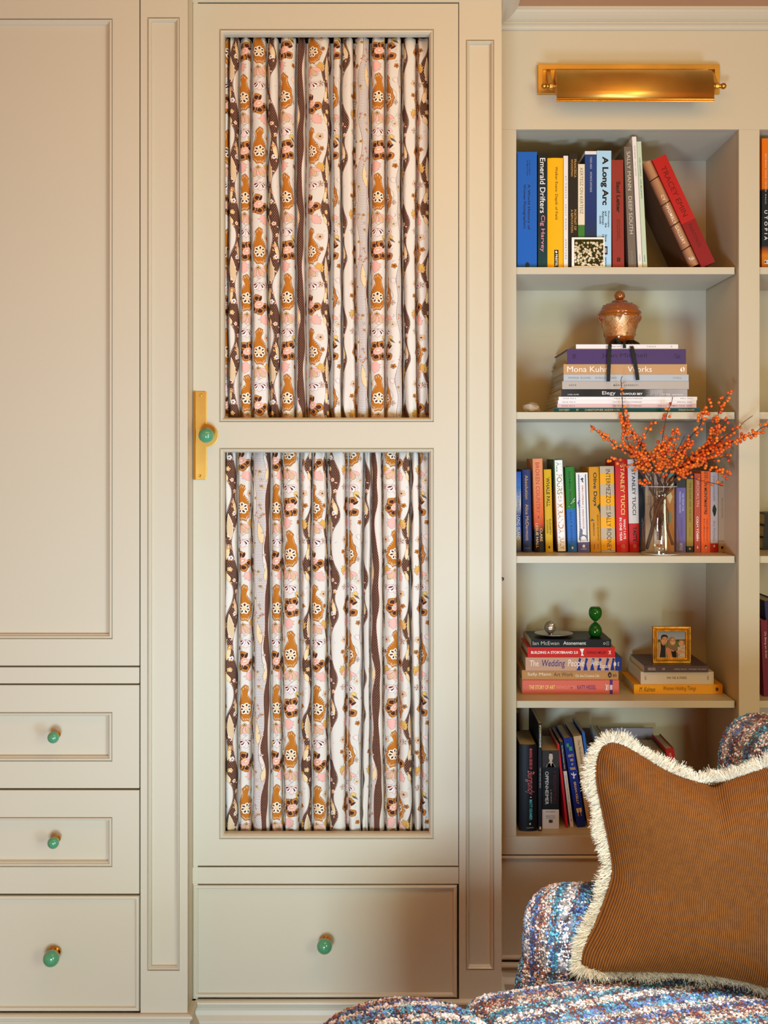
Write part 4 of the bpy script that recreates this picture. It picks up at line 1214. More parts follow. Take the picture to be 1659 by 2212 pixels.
n3('white novel with an ornate engraved border and lilac foot on the third shelf', 1243.8, 1269.5, 1021, (230, 226, 218), xb=1248.6, hard=False, rnd=.04, bands=[(.875, 1, (92, 88, 160))],
   marks=[('frame', .02, .865, .18, .86, (84, 88, 116), (.012, .085)), ('frame', .04, .845, .30, .75, (150, 152, 170), (.003, .02)), ('poly', .06, .13, .36, .7, (60, 62, 80), [(0, .5), (.3, .9), (.4, .6), (1, .8), (.8, .4), (.5, .3), (.3, 0)]), ('poly', .33, .44, .06, .3, (90, 84, 170), [(0, .5), (.2, 1), (.5, .6), (.8, 1), (1, .4), (.6, .3), (.5, 0), (.2, .4)]), ('poly', .69, .86, .10, .86, (96, 98, 112), [(.2, .1), (.05, .3), (.2, .45), (.5, .4), (.6, .9), (.9, 1), (1, .5), (.9, 0)]), ('dot', .905, .945, .38, .62, (240, 238, 244))]
   + [('dot', .03 + q * .03, .036 + q * .03, .2, .24, (230, 226, 218)) for q in range(27)],
   texts=[('DEMON COPPERHEAD', .16, .41, .46, .60, (190, 96, 70), dict(bold=.012)), ('BARBARA KINGSOLVER', .46, .71, .46, .60, (190, 96, 70), dict(bold=.012)), ('A NOVEL', .43, .44, .4, .64, (120, 120, 130)), ('FABER', .955, .967, .26, .74, (220, 218, 230), dict(across=True))])
n3('ochre novel with a dark green leaf across its spine on the third shelf', 1272, 1294.2, 1008.5, (204, 138, 14), xb=1276.4,
   marks=[('poly', .43, .64, .06, 1.0, (54, 72, 28), [(0, 1), (.15, .72), (.5, .35), (.85, .1), (1, 0), (.95, .35), (.75, .75), (.5, 1)]), ('frame', .905, .965, .34, .74, (120, 50, 30), (.006, .05))],
   texts=[('Olive Days', .065, .46, .30, .74, (30, 26, 10), dict(bold=.022)), ('JESSICA ELISHEVA', .56, .865, .66, .82, (84, 56, 10), dict(shear=.2)), ('EMERSON', .65, .81, .26, .42, (84, 56, 10), dict(shear=.2))])
n3('chequered yellow and beige novel with black title on the third shelf', 1295.8, 1326.6, 1007, (190, 168, 138), xb=1299.2, rnd=.08,
   bands=[(a, a + .128, (238, 166, 12)) for a in (.082, .336, .592, .845)],
   texts=[('INTERMEZZO', .035, .43, .40, .72, (30, 26, 20), dict(bold=-.002)), ('SALLY ROONEY', .535, .985, .40, .72, (30, 26, 20), dict(bold=-.002))],
   marks=[('frame', .445, .515, .40, .70, (110, 96, 70), (.004, .03)), ('frame', .46, .50, .46, .64, (110, 96, 70), (.004, .03))])
n3('tall red book with large pale yellow capitals on the third shelf', 1329, 1355, 991.6, (204, 30, 22), xb=1332.6,
   texts=[('STANLEY TUCCI', .06, .595, .40, .74, (240, 200, 110), dict(bold=.012)), ('WHAT I ATE', .645, .86, .58, .78, (244, 226, 210), dict(bold=.02)), ('IN ONE YEAR', .63, .88, .26, .46, (244, 226, 210), dict(bold=.02)), ('G', .92, .95, .38, .66, (220, 140, 60), dict(across=True))])
n3('white book with black capitals and red foot beside the tall red one', 1355.6, 1378, 992.2, (212, 200, 190), xb=1360.4, bands=[(.69, 1, (190, 26, 20))],
   texts=[('STANLEY TUCCI', .105, .60, .36, .70, (24, 22, 22), dict(bold=.014)), ('TASTE', .725, .885, .36, .72, (40, 8, 8), dict(bold=.03)), ('G', .92, .95, .38, .66, (224, 160, 140), dict(across=True))])
n3('thin black book behind the vase rim on the third shelf', 1379, 1391.6, 1026, (16, 14, 16), rnd=0, hard=False, xb=1381,
   texts=[('milk and honey', .56, .78, .44, .64, (170, 168, 166), dict(bold=-.004)), ('poems', .08, .16, .44, .64, (150, 148, 146))])
n3('cream book standing behind the left side of the vase', 1394, 1411.8, 1019, (196, 172, 142), rnd=0,
   texts=[('MY NAME IS', .05, .24, .36, .64, (60, 46, 34)), ('LUCY BARTON', .30, .46, .56, .72, (90, 74, 60)), ('A NOVEL', .30, .42, .26, .42, (90, 74, 60))])
n3('white paperback with black lettering seen through the glass vase', 1413, 1434.5, 1021, (222, 216, 210), rnd=0, hard=False,
   texts=[('The Age of Magical Overthinking', .05, .42, .55, .75, (70, 70, 76)), ('Amanda Montell', .30, .84, .25, .52, (30, 28, 34), dict(bold=.01)), ('ISLA', .90, .93, .2, .8, (190, 40, 40), dict(bold=.03, across=True))])
n3('ochre brown book with teal head seen behind the berry stems', 1436, 1457, 1013, (190, 120, 48), rnd=.05, bands=[(0, .10, (110, 160, 156)), (.16, .22, (226, 214, 196))],
   marks=[('poly', .25, .42, .2, .8, (226, 200, 150), [(0, .5), (.5, 1), (1, .5), (.5, 0)]), ('poly', .5, .66, .2, .8, (90, 140, 120), [(0, .5), (.5, 1), (1, .5), (.5, 0)])])
n3('lilac paperback with a dark head beside the vase', 1461, 1481.6, 1023, (108, 92, 150), rnd=0, hard=False, bands=[(0, .18, (46, 44, 46))],
   texts=[('FAR FROM THE', .255, .475, .60, .80, (206, 200, 220), dict(bold=-.004)), ('MADDING CROWD', .23, .50, .28, .48, (206, 200, 220), dict(bold=-.004)), ('THOMAS HARDY', .56, .80, .48, .64, (80, 68, 118), dict(bold=-.004)), ('VINTAGE', .88, .975, .30, .66, (200, 196, 214), dict(bold=.0))])
n3('olive paperback with black foot right of the lilac one', 1483, 1497.6, 1023, (156, 128, 48), rnd=0, hard=False, bands=[(0, .07, (34, 34, 44)), (.922, 1, (20, 22, 34))],
   texts=[('THE SOUND AND THE FURY', .115, .62, .40, .66, (58, 44, 14), dict(bold=.004, spacing=1.1)), ('FAULKNER', .69, .80, .42, .6, (110, 88, 30), dict(spacing=1.2))], marks=[('dot', .94, .97, .34, .64, (208, 142, 40))])
n3('thin salmon red paperback with white capitals on the third shelf', 1500, 1513.4, 1022.7, (186, 70, 48), rnd=0, hard=False,
   texts=[('BROOKLYN', .08, .42, .32, .76, (226, 178, 156), dict(bold=.0)), ('COLM TÓIBÍN', .545, .855, .32, .74, (244, 228, 216), dict(bold=.02))], marks=[('poly', .91, .95, .36, .66, (240, 224, 214), [(0, .5), (1, 1), (1, 0)])])
n3('vivid orange paperback with black lettering near the right end', 1514.6, 1534.4, 1017.6, (240, 92, 8), rnd=0, hard=False,
   texts=[('IN MONTMARTRE', .14, .535, .32, .66, (40, 18, 8), dict(bold=.03)), ('SUE ROE', .0, .09, .32, .72, (60, 24, 8), dict(bold=.012)), ('Picasso, Matisse and the', .585, .865, .58, .72, (90, 34, 8), dict(shear=.25)), ('Birth of Modernist Art', .585, .865, .26, .40, (90, 34, 8), dict(shear=.25))],
   marks=[('dot', .905, .965, .30, .70, (214, 84, 16)), ('poly', .91, .96, .40, .62, (24, 20, 20), [(0, .4), (.3, 1), (1, .8), (.9, .1), (.3, 0)]), ('poly', .925, .958, .46, .58, (240, 236, 228), [(0, .4), (.3, 1), (1, .8), (.9, .1), (.3, 0)], 0.0001)])
n3('pale grey paperback with a green leaf and red foot near the right end', 1534.8, 1551, 1020, (190, 178, 172), rnd=0, hard=False, bands=[(.888, 1, (184, 34, 24))],
   texts=[('Commonwealth', .045, .36, .34, .64, (110, 100, 98), dict(bold=-.004)), ('Ann Patchett', .605, .86, .34, .64, (116, 106, 104), dict(bold=-.004))],
   marks=[('poly', .40, .56, .22, .80, (34, 52, 22), [(0, .5), (.2, .15), (.5, .02), (.7, .2), (1, .45), (.8, .8), (.4, 1), (.2, .8)]), ('dot', .905, .94, .36, .62, (226, 206, 180))])
n3('beige paperback last at the right end of the third shelf', 1551.8, 1568.4, 1025, (176, 150, 120), rnd=0, hard=False,
   texts=[('ELENA', .085, .13, .36, .66, (84, 68, 52)), ('THE LOST DAUGHTER', .30, .56, .40, .60, (120, 98, 78), dict(bold=-.004))], marks=[('box', .852, .856, 0, 1, (60, 50, 40)), ('poly', .925, .96, .36, .64, (30, 26, 24), [(0, 0), (0, 1), (.7, 1), (1, .5), (.7, 0)])])

# ---- fourth shelf
D4 = 2.90
G4 = 'novels stacked at the left of the fourth shelf'
z4 = [SHELF[4] + .0003] + [Z(q, D4) for q in (1469.3, 1448.4, 1419.8, 1398.6, 1381.8)]
def s4(i, lab, a, b, col, **k): return stacked(lab, a, b, 0, 0, D4 + k.pop('dy', 0), col, zb=z4[i], zt=z4[i + 1], group=k.pop('group', G4), **k)
s4(0, 'salmon pink book with yellow title, lowest in the left stack', 1128, 1337, (214, 106, 88), d=.16, hard=False, bands=[(.905, .935, (72, 50, 120))],
   texts=[('THE STORY OF ART', .07, .34, .34, .64, (244, 214, 110), dict(bold=.006)), ('WITHOUT MEN', .35, .56, .36, .62, (232, 140, 120), dict(bold=.006)), ('KATY HESSEL', .57, .765, .34, .64, (70, 48, 110), dict(bold=.006)), ('PENGUIN', .885, .898, .28, .68, (236, 224, 214))],
   marks=[('poly', .86, .884, .26, .72, (240, 230, 224), [(0, 0), (.45, .5), (0, 1), (.3, 1), (.6, .6), (1, 1), (1, .8), (.7, .5), (1, 0), (.7, 0), (.55, .35), (.3, 0)]), ('box', .908, .932, .3, .66, (226, 200, 190))])
s4(1, 'tan clothbound book second from the bottom of the left stack', 1127.3, 1336, (186, 136, 82), d=.15, dy=.004, rnd=.04,
   texts=[('Sally Mann', .06, .30, .34, .76, (238, 226, 206), dict(bold=-.002)), ('Art Work', .33, .53, .36, .76, (74, 46, 24), dict(bold=0)), ('On the Creative Life', .555, .80, .28, .56, (244, 232, 210), dict(bold=-.004)), ('Abrams Press', .94, .98, .3, .7, (96, 62, 30))], marks=[('dot', .89, .93, .22, .80, (50, 30, 18)), ('poly', .90, .92, .36, .66, (186, 136, 82), [(0, 0), (.5, 1), (1, 0), (.7, 0), (.5, .5), (.3, 0)], 0.0001)])
WP = [('poly', a, a + .05, .02, .98, (24, 46, 132), [(0, 0), (.5, 1), (1, .9), (.6, .5), (.9, 0)]) for a in (.53, .60, .67, .74, .82, .88)]
s4(2, 'beige and royal blue patterned book in the middle of the left stack', 1135.3, 1343.4, (196, 152, 126), d=.16, dy=-.002, bands=[(.93, 1, (26, 46, 120))],
   texts=[('The', .045, .135, .34, .78, (242, 234, 224), dict(bold=0, shear=.1)), ('Wedding', .17, .41, .16, .82, (36, 50, 130), dict(bold=.004, shear=.15)), ('People', .44, .61, .16, .84, (242, 234, 224), dict(bold=0, shear=.15)), ('Alison', .68, .78, .40, .86, (242, 234, 224), dict(bold=-.004, shear=.3)), ('Espach', .77, .88, .10, .52, (242, 234, 224), dict(bold=-.004, shear=.3)), ('HOLT', .955, .972, .34, .66, (240, 230, 224))], marks=WP + [('dot', .918, .94, .34, .66, (236, 224, 214))])
s4(3, 'bright red book with white capitals in the left stack', 1139.6, 1328.6, (196, 30, 26), d=.15, dy=.002,
   texts=[('BUILDING A STORYBRAND 2.0', .04, .575, .34, .62, (246, 240, 236), dict(bold=.02)), ('DONALD MILLER', .68, .895, .34, .60, (80, 10, 14), dict(bold=.016))],
   marks=[('poly', .595, .65, .14, .86, (236, 232, 228), [(0, 1), (1, 1), (.75, .7), (.62, .3), (.9, 0), (.3, 0), (.42, .4), (.2, .7)]), ('poly', .925, .955, .3, .66, (240, 236, 230), [(0, 0), (.4, .5), (0, 1), (.25, 1), (.5, .65), (.75, 1), (1, 1), (.62, .5), (1, 0), (.75, 0), (.5, .35), (.25, 0)])])
at = s4(4, 'black paperback on top of the left stack, under the green hourglass', 1147.4, 1320.3, (16, 14, 16), d=.14, hard=False, dy=.002,
   texts=[('Ian McEwan', .02, .35, .30, .78, (196, 192, 186), dict(bold=-.004)), ('Atonement', .40, .685, .32, .78, (214, 210, 204), dict(bold=.012))], marks=[('frame', .90, .93, .34, .64, (190, 186, 180), (.006, .07)), ('box', .945, .95, .25, .8, (190, 186, 180)), ('box', .965, .97, .25, .8, (170, 166, 160))])
# dish with a little silver head
top4 = z4[5]
dz = D4 + .058
TIN = mat('brushed_silver', S(176, 168, 158), .3, metal=.85, bump=.3, bscale=120)
ds = empty('incense_dish', (X(1196, dz), dz, top4), 'flat silver dish lying on the black paperback, holding a tiny sculpted head', 'dish')
bm = bmesh.new()
lathe([(0, .0004), (.022, .0004), (.038, .004), (.053, .0078), (.0536, .0092), (.052, .0092), (.036, .0056), (0, .003)], 56, bm=bm)
for v in bm.verts: v.co = Vector((v.co.x + ds.location.x, v.co.y * .9 + dz, v.co.z + top4))
o = bm_obj('dish', bm, TIN, smooth=True); child_world(o, ds)
hd = dz - .004
hc = P(1188.5, 1357, hd); hc.z = top4 + .024
hdo = empty('sculpted_head', (hc.x, hc.y, top4 + .006), 'tiny silver sculpted head standing on the flat dish', 'figurine')
bm = bmesh.new()
res = bmesh.ops.create_icosphere(bm, subdivisions=5, radius=1)
def gs(x, z, cx_, cz_, sx, sz): return math.exp(-((x - cx_) / sx) ** 2 - ((z - cz_) / sz) ** 2)
for v in bm.verts:
    x, y, z = v.co
    w_ = 1 - .28 * max(0, -z) ** 1.5
    r = 1.0
    if y < 0:
        nose = gs(x, z, 0, -.14, .11, .24) * (1 if z > -.38 else .8)
        r += .20 * nose * max(0, min(1, (.3 - z)))
        r -= .09 * (gs(x, z, -.34, .06, .17, .10) + gs(x, z, .34, .06, .17, .10))
        r += .05 * (gs(x, z, -.34, .05, .10, .05) + gs(x, z, .34, .05, .10, .05))
        r += .05 * (gs(x, z, -.34, .25, .24, .06) + gs(x, z, .34, .25, .24, .06))
        r += .07 * gs(x, z, 0, -.50, .20, .045) - .06 * gs(x, z, 0, -.56, .22, .025) + .05 * gs(x, z, 0, -.62, .17, .045) + .06 * gs(x, z, 0, -.86, .2, .12)
        r += .04 * (gs(x, z, -.5, -.3, .22, .22) + gs(x, z, .5, -.3, .22, .22))
    hair = max(0, min(1, (z - .42 + .5 * max(0, y)) * 5)) if True else 0
    sidehair = max(0, min(1, (abs(x) - .72) * 6)) * (1 if z > -.6 else 0)
    hh = max(hair, sidehair, max(0, min(1, (y - .05) * 4)) if z > -.5 else 0)
    r += hh * (.07 + .035 * math.sin(16 * math.atan2(x, z + 1) + 9 * z) + .02 * math.sin(23 * z))
    v.co = Vector((x * w_ * r * .0155, y * w_ * r * .0165, z * r * .0185))
M_ = Matrix.Translation(hc) @ Matrix.Rotation(.16, 4, 'Z') @ Matrix.Rotation(.08, 4, 'Y')
for v in bm.verts: v.co = M_ @ v.co
lathe([(.0075, top4 + .0052), (.0072, top4 + .008), (.0062, top4 + .012), (0, top4 + .016)], 24, hc.x + .002, hc.y + .002, bm)
o = bm_obj('head', bm, TIN, smooth=True); child_world(o, hdo)
# green glass hourglass
hg = D4 + .05
px_ = hg / F
HG = empty('hourglass', (X(1286, hg), hg, top4), 'small green glass hourglass on the black paperback', 'hourglass')
m, t, p = nt('green_glass'); p.inputs['Base Color'].default_value = (*S(40, 150, 40), 1); p.inputs['Roughness'].default_value = .04; p.inputs['Transmission Weight'].default_value = .55; p.inputs['IOR'].default_value = 1.45
nz = t.nodes.new('ShaderNodeTexNoise'); nz.inputs['Scale'].default_value = 2; tc = t.nodes.new('ShaderNodeTexCoord'); cr = t.nodes.new('ShaderNodeValToRGB')
cr.color_ramp.elements[0].color = (*S(22, 96, 22), 1); cr.color_ramp.elements[1].color = (*S(34, 116, 34), 1)
t.links.new(tc.outputs['Object'], nz.inputs['Vector']); t.links.new(nz.outputs['Fac'], cr.inputs[0]); t.links.new(cr.outputs[0], p.inputs['Base Color'])
GG = m
hz = Z(1310.5, hg) - top4
bm = bmesh.new()
half = [(0, 0), (.62, .0), (.80, .03), (.95, .10), (1.0, .18), (.97, .26), (.84, .34), (.62, .41), (.36, .46), (.2, .485), (.155, .5)]
prof = [(r * 14.4 * px_, q * hz) for r, q in half] + [(r * 14.4 * px_, (1 - q) * hz) for r, q in half[::-1][1:]]
lathe(prof, 48, bm=bm)
o = bm_obj('glass_bulbs', bm, GG, HG, smooth=True)
bm = bmesh.new()
lathe([(0, hz * .03), (10.5 * px_, hz * .05), (12.6 * px_, hz * .12), (12.4 * px_, hz * .19), (8 * px_, hz * .22), (0, hz * .24)], 32, bm=bm)
bm_obj('sand', bm, mat('green_sand', S(70, 170, 80), .9, bump=.4, bscale=900), HG, smooth=True)

G4b = 'books stacked at the right of the fourth shelf'
z5 = [SHELF[4] + .0003] + [Z(q, D4) for q in (1478.6, 1451.7, 1437.6)]
def s5(i, lab, a, b, col, **k): return stacked(lab, a, b, 0, 0, D4 + k.pop('dy', 0), col, zb=z5[i], zt=z5[i + 1], group=G4b, **k)
s5(0, 'yellow book with hand drawn title, lowest in the right stack', 1369.4, 1560.8, (232, 158, 14), d=.17, bands=[],
   texts=[('M. Kalman', .06, .24, .26, .74, (60, 40, 8), dict(shear=.3, bold=-.004)), ('Women Holding Things', .33, .70, .26, .82, (60, 40, 8), dict(shear=.1, bold=-.006))], marks=[('dot', .92, .955, .30, .70, (90, 64, 10))])
s5(1, 'off white book in the middle of the right stack', 1384, 1541.8, (206, 190, 168), d=.16, dy=.003, hard=False,
   texts=[('MA VIE A PARIS', .36, .63, .42, .62, (84, 60, 50), dict(bold=.0)), ('No. 2', .055, .08, .36, .70, (120, 100, 84)), ('A.V.', .91, .935, .36, .70, (120, 100, 84))])
s5(2, 'dark mauve paperback under the gold picture frame', 1391.4, 1530.2, (82, 62, 66), d=.17, hard=False, dy=-.004,
   texts=[('TASCHEN', .06, .18, .30, .72, (190, 176, 170), dict(flip=True)), ('202', .28, .325, .36, .66, (190, 176, 170), dict(flip=True)), ('inside the collection   written Bulgari', .46, .97, .36, .62, (180, 166, 160), dict(flip=True))])
# family photograph in a gold frame
fd = D4 + .035
GOLD = mat('gilded_wood', S(206, 146, 46), .34, metal=.75, bump=.5, bscale=160, vary=.3, vscale=70)
gx0, gx1, gz0, gz1 = X(1411, fd), X(1492.2, fd), z5[3], Z(1353.8, fd)
pf_ = empty('framed_photograph', ((gx0 + gx1) / 2, fd, gz0), 'small gilded frame with a family photograph on the right book stack', 'picture frame')
bm = bmesh.new()
ring_rect(bm, gx0, gx1, gz0, gz1, fd, [(0, .014), (0, .001), (.0006, 0), (.0022, 0), (.003, .0035), (.0042, .0035), (.005, -.001), (.007, -.002), (.0088, .0), (.0098, .002), (.011, .001), (.0122, .001), (.0130, .0055), (.0142, .006)], fill=False)
vv = [bm.verts.new(p) for p in ((gx0, fd + .014, gz0), (gx1, fd + .014, gz0), (gx1, fd + .014, gz1), (gx0, fd + .014, gz1))]; bm.faces.new(vv)
o = bm_obj('frame', bm, GOLD); child_world(o, pf_)
bm = bmesh.new(); xm = (gx0 + gx1) / 2
vs2 = [bm.verts.new(p) for p in ((xm - .014, fd + .0145, gz0 + .07), (xm + .014, fd + .0145, gz0 + .07), (xm + .016, fd + .045, gz0 + .0005), (xm - .016, fd + .045, gz0 + .0005), (xm - .014, fd + .0165, gz0 + .07), (xm + .014, fd + .0165, gz0 + .07), (xm + .016, fd + .048, gz0 + .0005), (xm - .016, fd + .048, gz0 + .0005))]
for q in ((0, 1, 2, 3), (7, 6, 5, 4), (0, 4, 5, 1), (1, 5, 6, 2), (2, 6, 7, 3), (3, 7, 4, 0)): bm.faces.new([vs2[i] for i in q])
o = bm_obj('easel_leg', bm, cmat((40, 30, 26))); child_world(o, pf_)
K_ = 3
cv = Canvas(170 * K_, 166 * K_, (150, 160, 178))
def E(x, y, rx, ry, c, a=0): cv.ell(x * K_, y * K_, rx * K_, ry * K_, a, fill=c)
def PG(pts, c): cv.poly([(a * K_, b * K_) for a, b in pts], fill=c)
for y in range(0, 60, 4): PG([(0, y), (170, y), (170, y + 4), (0, y + 4)], (142 + y // 3, 152 + y // 3, 172 + y // 4))
PG([(0, 52), (30, 50), (60, 56), (110, 52), (170, 50), (170, 166), (0, 166)], (72, 76, 40))
PG([(0, 64), (170, 66), (170, 166), (0, 166)], (96, 118, 50))
for _ in range(160): 
    x, y = rs_.uniform(0, 170), rs_.uniform(54, 100); E(x, y, 3, 1.6, rs_.choice([(60, 72, 30), (110, 130, 60), (80, 96, 44), (130, 120, 80)]))
# man: tan jacket, dark shirt
PG([(0, 74), (14, 66), (30, 76), (50, 90), (56, 166), (0, 166)], (176, 148, 108))
PG([(18, 68), (34, 84), (48, 88), (50, 166), (12, 166), (20, 110)], (46, 42, 48))
PG([(22, 58), (46, 60), (46, 84), (36, 90), (24, 80)], (186, 128, 98))
E(41, 56, 19, 26, (206, 150, 118)); PG([(20, 50), (22, 28), (34, 20), (54, 22), (64, 34), (62, 52), (58, 38), (44, 34), (30, 38), (26, 54)], (52, 38, 28))
E(20, 56, 3, 6, (196, 136, 106))
for x in (38, 54): E(x, 50, 3.4, 1.5, (50, 34, 28)); E(x, 46, 5, 1.1, (70, 48, 36))
PG([(46, 52), (50, 62), (44, 62)], (180, 118, 90)); E(48, 69, 7, 1.7, (120, 60, 52)); E(48, 68.4, 5, .8, (230, 214, 204)); E(42, 78, 10, 3, (188, 130, 102))
# woman: long hair, scarf, black dress
PG([(62, 80), (66, 52), (76, 38), (90, 34), (104, 42), (112, 66), (110, 92), (96, 96), (74, 96)], (140, 112, 78))
PG([(50, 108), (66, 96), (84, 120), (94, 166), (66, 166), (56, 140)], (206, 132, 92))
PG([(82, 122), (104, 124), (124, 118), (122, 166), (92, 166)], (38, 32, 32)); PG([(78, 100), (104, 108), (100, 128), (86, 126)], (206, 142, 112))
E(93, 64, 16.5, 23, (212, 158, 128)); PG([(72, 62), (74, 44), (88, 36), (102, 42), (110, 60), (104, 52), (94, 42), (82, 50), (78, 66)], (150, 120, 84))
for x in (87, 101): E(x, 60, 3.2, 1.4, (52, 36, 30)); E(x, 56, 4.6, .9, (110, 82, 60))
PG([(94, 62), (98, 70), (92, 70)], (190, 130, 102)); E(95, 76, 7.4, 3, (236, 226, 218)); cv.stroke([(87 * K_, 75 * K_), (95 * K_, 79.6 * K_), (103 * K_, 75 * K_)], (170, 70, 66), 3)
PG([(60, 92), (78, 86), (98, 92), (118, 88), (126, 104), (112, 122), (96, 122), (76, 108), (64, 104)], (134, 110, 88))
for q in range(6): cv.stroke([((68 + q * 9) * K_, 92 * K_), ((84 + q * 6) * K_, 118 * K_)], (112, 90, 72), 3)
PG([(112, 122), (124, 110), (130, 166), (116, 166)], (120, 98, 78))
# child
PG([(124, 100), (146, 92), (170, 84), (170, 166), (126, 166)], (206, 192, 172))
for _ in range(90): E(rs_.uniform(126, 169), rs_.uniform(92, 165), 1.8, 1.2, rs_.choice([(96, 60, 56), (60, 50, 46), (150, 90, 80)]), rs_.uniform(0, 3))
PG([(114, 124), (140, 120), (166, 124), (164, 136), (140, 142), (120, 136)], (210, 150, 118))
E(148, 72, 20, 23, (150, 112, 80)); E(145, 76, 16, 19, (216, 164, 134))
PG([(128, 66), (134, 54), (150, 48), (164, 58), (166, 74), (156, 62), (140, 60), (132, 72)], (146, 108, 76))
for x in (138, 152): E(x, 74, 2.6, 1.6, (46, 32, 28))
E(145, 87, 5, 1.8, (180, 80, 74)); E(145, 86.4, 3.6, .8, (238, 226, 218)); E(145, 81, 2, 1.4, (196, 138, 112))
FAM = image_mat('family_photograph', cv.image('family_print'), rough=.2, ext='EXTEND')
ii = .0138
flat_picture('photograph', gx0 + ii, gx1 - ii, gz0 + ii, gz1 - ii, fd + .0062, FAM, pf_)

# ---- fifth shelf
D5 = 2.845
def n5(label, a, b, yt, col, xb=None, D=D5, **k):
    return upright(label, a, b, yt, D, 5, col, xb0=xb, group='books standing on the bottom shelf', **k)
n5('very tall dark book behind the thick black one on the bottom shelf', 1113, 1122, 1540, (34, 30, 34), D=2.99, d=.10, hard=False)
n5('thick black book with pink script lettering at the left of the bottom shelf', 1121.5, 1161, 1609, (14, 12, 16), d=.17, D=2.838, rnd=.12,
   texts=[('MAKING SENSE OF', .045, .285, .56, .72, (206, 84, 90), dict(bold=.008)), ('Burgundy', .30, .58, .34, .84, (220, 110, 110), dict(bold=-.008, shear=.35)), ('MATT KRAMER', .635, .87, .56, .72, (84, 180, 176), dict(bold=.012)), ('HARPER', .955, .965, .40, .80, (170, 166, 160), dict(across=True))], marks=[('dot', .60, .612, .60, .68, (230, 220, 190)), ('box', .905, .925, .56, .64, (200, 196, 190))])
n5('thin tall black magazine beside the thick black book on the bottom shelf', 1163, 1170.4, 1562, (22, 22, 28), d=.21, D=2.84, hard=False,
   texts=[('BITCOIN', .02, .095, .30, .80, (226, 196, 120), dict(bold=.02)), ('MAGAZINE', .10, .225, .30, .80, (226, 224, 214), dict(bold=.02)), ('THE HALVING ISSUE', .41, .60, .34, .72, (190, 188, 182), dict(bold=.006))], marks=[('box', .96, .985, .3, .8, (220, 180, 120))])
op = n5('black book with a portrait and white foot on the bottom shelf', 1171, 1207.6, 1621, (20, 18, 18), d=.15, D=2.858, hard=False, bands=[(.755, 1, (206, 196, 180)), (0, .215, (52, 44, 40))],
   texts=[('OPPENHEIMER', .27, .69, .18, .38, (222, 216, 206), dict(bold=-.002)), ('J. ROBERT', .50, .68, .46, .58, (130, 124, 118)), ('AMERICAN PROMETHEUS', .26, .68, .66, .84, (92, 24, 22), dict(bold=.006)), ('KAI BIRD', .775, .79, .22, .78, (110, 100, 88), dict(across=True)), ('MARTIN', .83, .845, .24, .76, (110, 100, 88), dict(across=True)), ('SHERWIN', .855, .87, .22, .78, (110, 100, 88), dict(across=True))],
   marks=[('poly', .02, .215, .22, .80, (190, 172, 152), [(.1, .35), (.02, .5), (.1, .68), (.4, .72), (.62, .62), (.7, .7), (1, .9), (1, .12), (.72, .28), (.6, .4), (.4, .3)]), ('poly', .015, .08, .36, .66, (50, 40, 34), [(.6, .0), (.1, .2), (0, .5), (.1, .85), (.7, 1), (.45, .8), (.35, .4)]), ('poly', .16, .215, .22, .82, (110, 96, 86), [(0, .42), (.3, .1), (1, 0), (1, 1), (.3, .84), (0, .6), (.9, .52)]), ('frame', .885, .925, .40, .62, (40, 36, 32), (.008, .05)), ('dot', .893, .917, .45, .57, (40, 36, 32))])
n5('thin red cover leaning beside the portrait book', 1203.5, 1208.5, 1608, (190, 26, 38), xb=1223, d=.17, D=2.865, hard=False)
n5('thin book half black half white leaning on the red cover', 1209, 1216.6, 1602, (22, 24, 36), xb=1232, d=.15, D=2.868, hard=False, bands=[(.345, 1, (212, 200, 184))],
   texts=[('The White Coat Investor Series', .04, .32, .34, .68, (220, 214, 204), dict(bold=.006)), ('The White Coat Investor - James M. Dahle, MD', .39, .94, .34, .68, (40, 34, 40), dict(bold=.01))])
n5('royal blue book with gold lettering leaning on the bottom shelf', 1217, 1236, 1594, (22, 40, 124), xb=1247, d=.15, D=2.868,
   texts=[('HOW TO', .185, .215, .24, .84, (232, 190, 96), dict(bold=.012, across=True)), ('WIN', .235, .265, .36, .74, (232, 190, 96), dict(bold=.012, across=True)), ('AT', .285, .31, .42, .68, (232, 190, 96), dict(bold=.012, across=True)), ('TRAVEL', .33, .36, .20, .86, (232, 190, 96), dict(bold=.012, across=True)), ('BRIAN KELLY', .495, .745, .38, .64, (232, 190, 96), dict(bold=.012))],
   marks=[('box', .06, .10, .22, .5, (60, 140, 84)), ('box', .10, .145, .46, .82, (60, 140, 84)), ('poly', .375, .46, .22, .84, (226, 220, 214), [(.1, .45), (.4, .4), (.2, 0), (.35, 0), (.6, .4), (.9, .25), (1, .5), (.9, .6), (.65, .58), (.5, 1), (.38, 1), (.42, .6), (.12, .56)]), ('poly', .79, .88, .2, .48, (232, 190, 96), [(0, 0), (0, 1), (.5, .9), (.6, .55), (1, .6), (1, .4), (.6, .4), (.5, .1)]), ('poly', .79, .88, .52, .82, (232, 190, 96), [(0, 0), (0, 1), (.5, .9), (.6, .55), (1, .6), (1, .4), (.6, .4), (.5, .1)])])
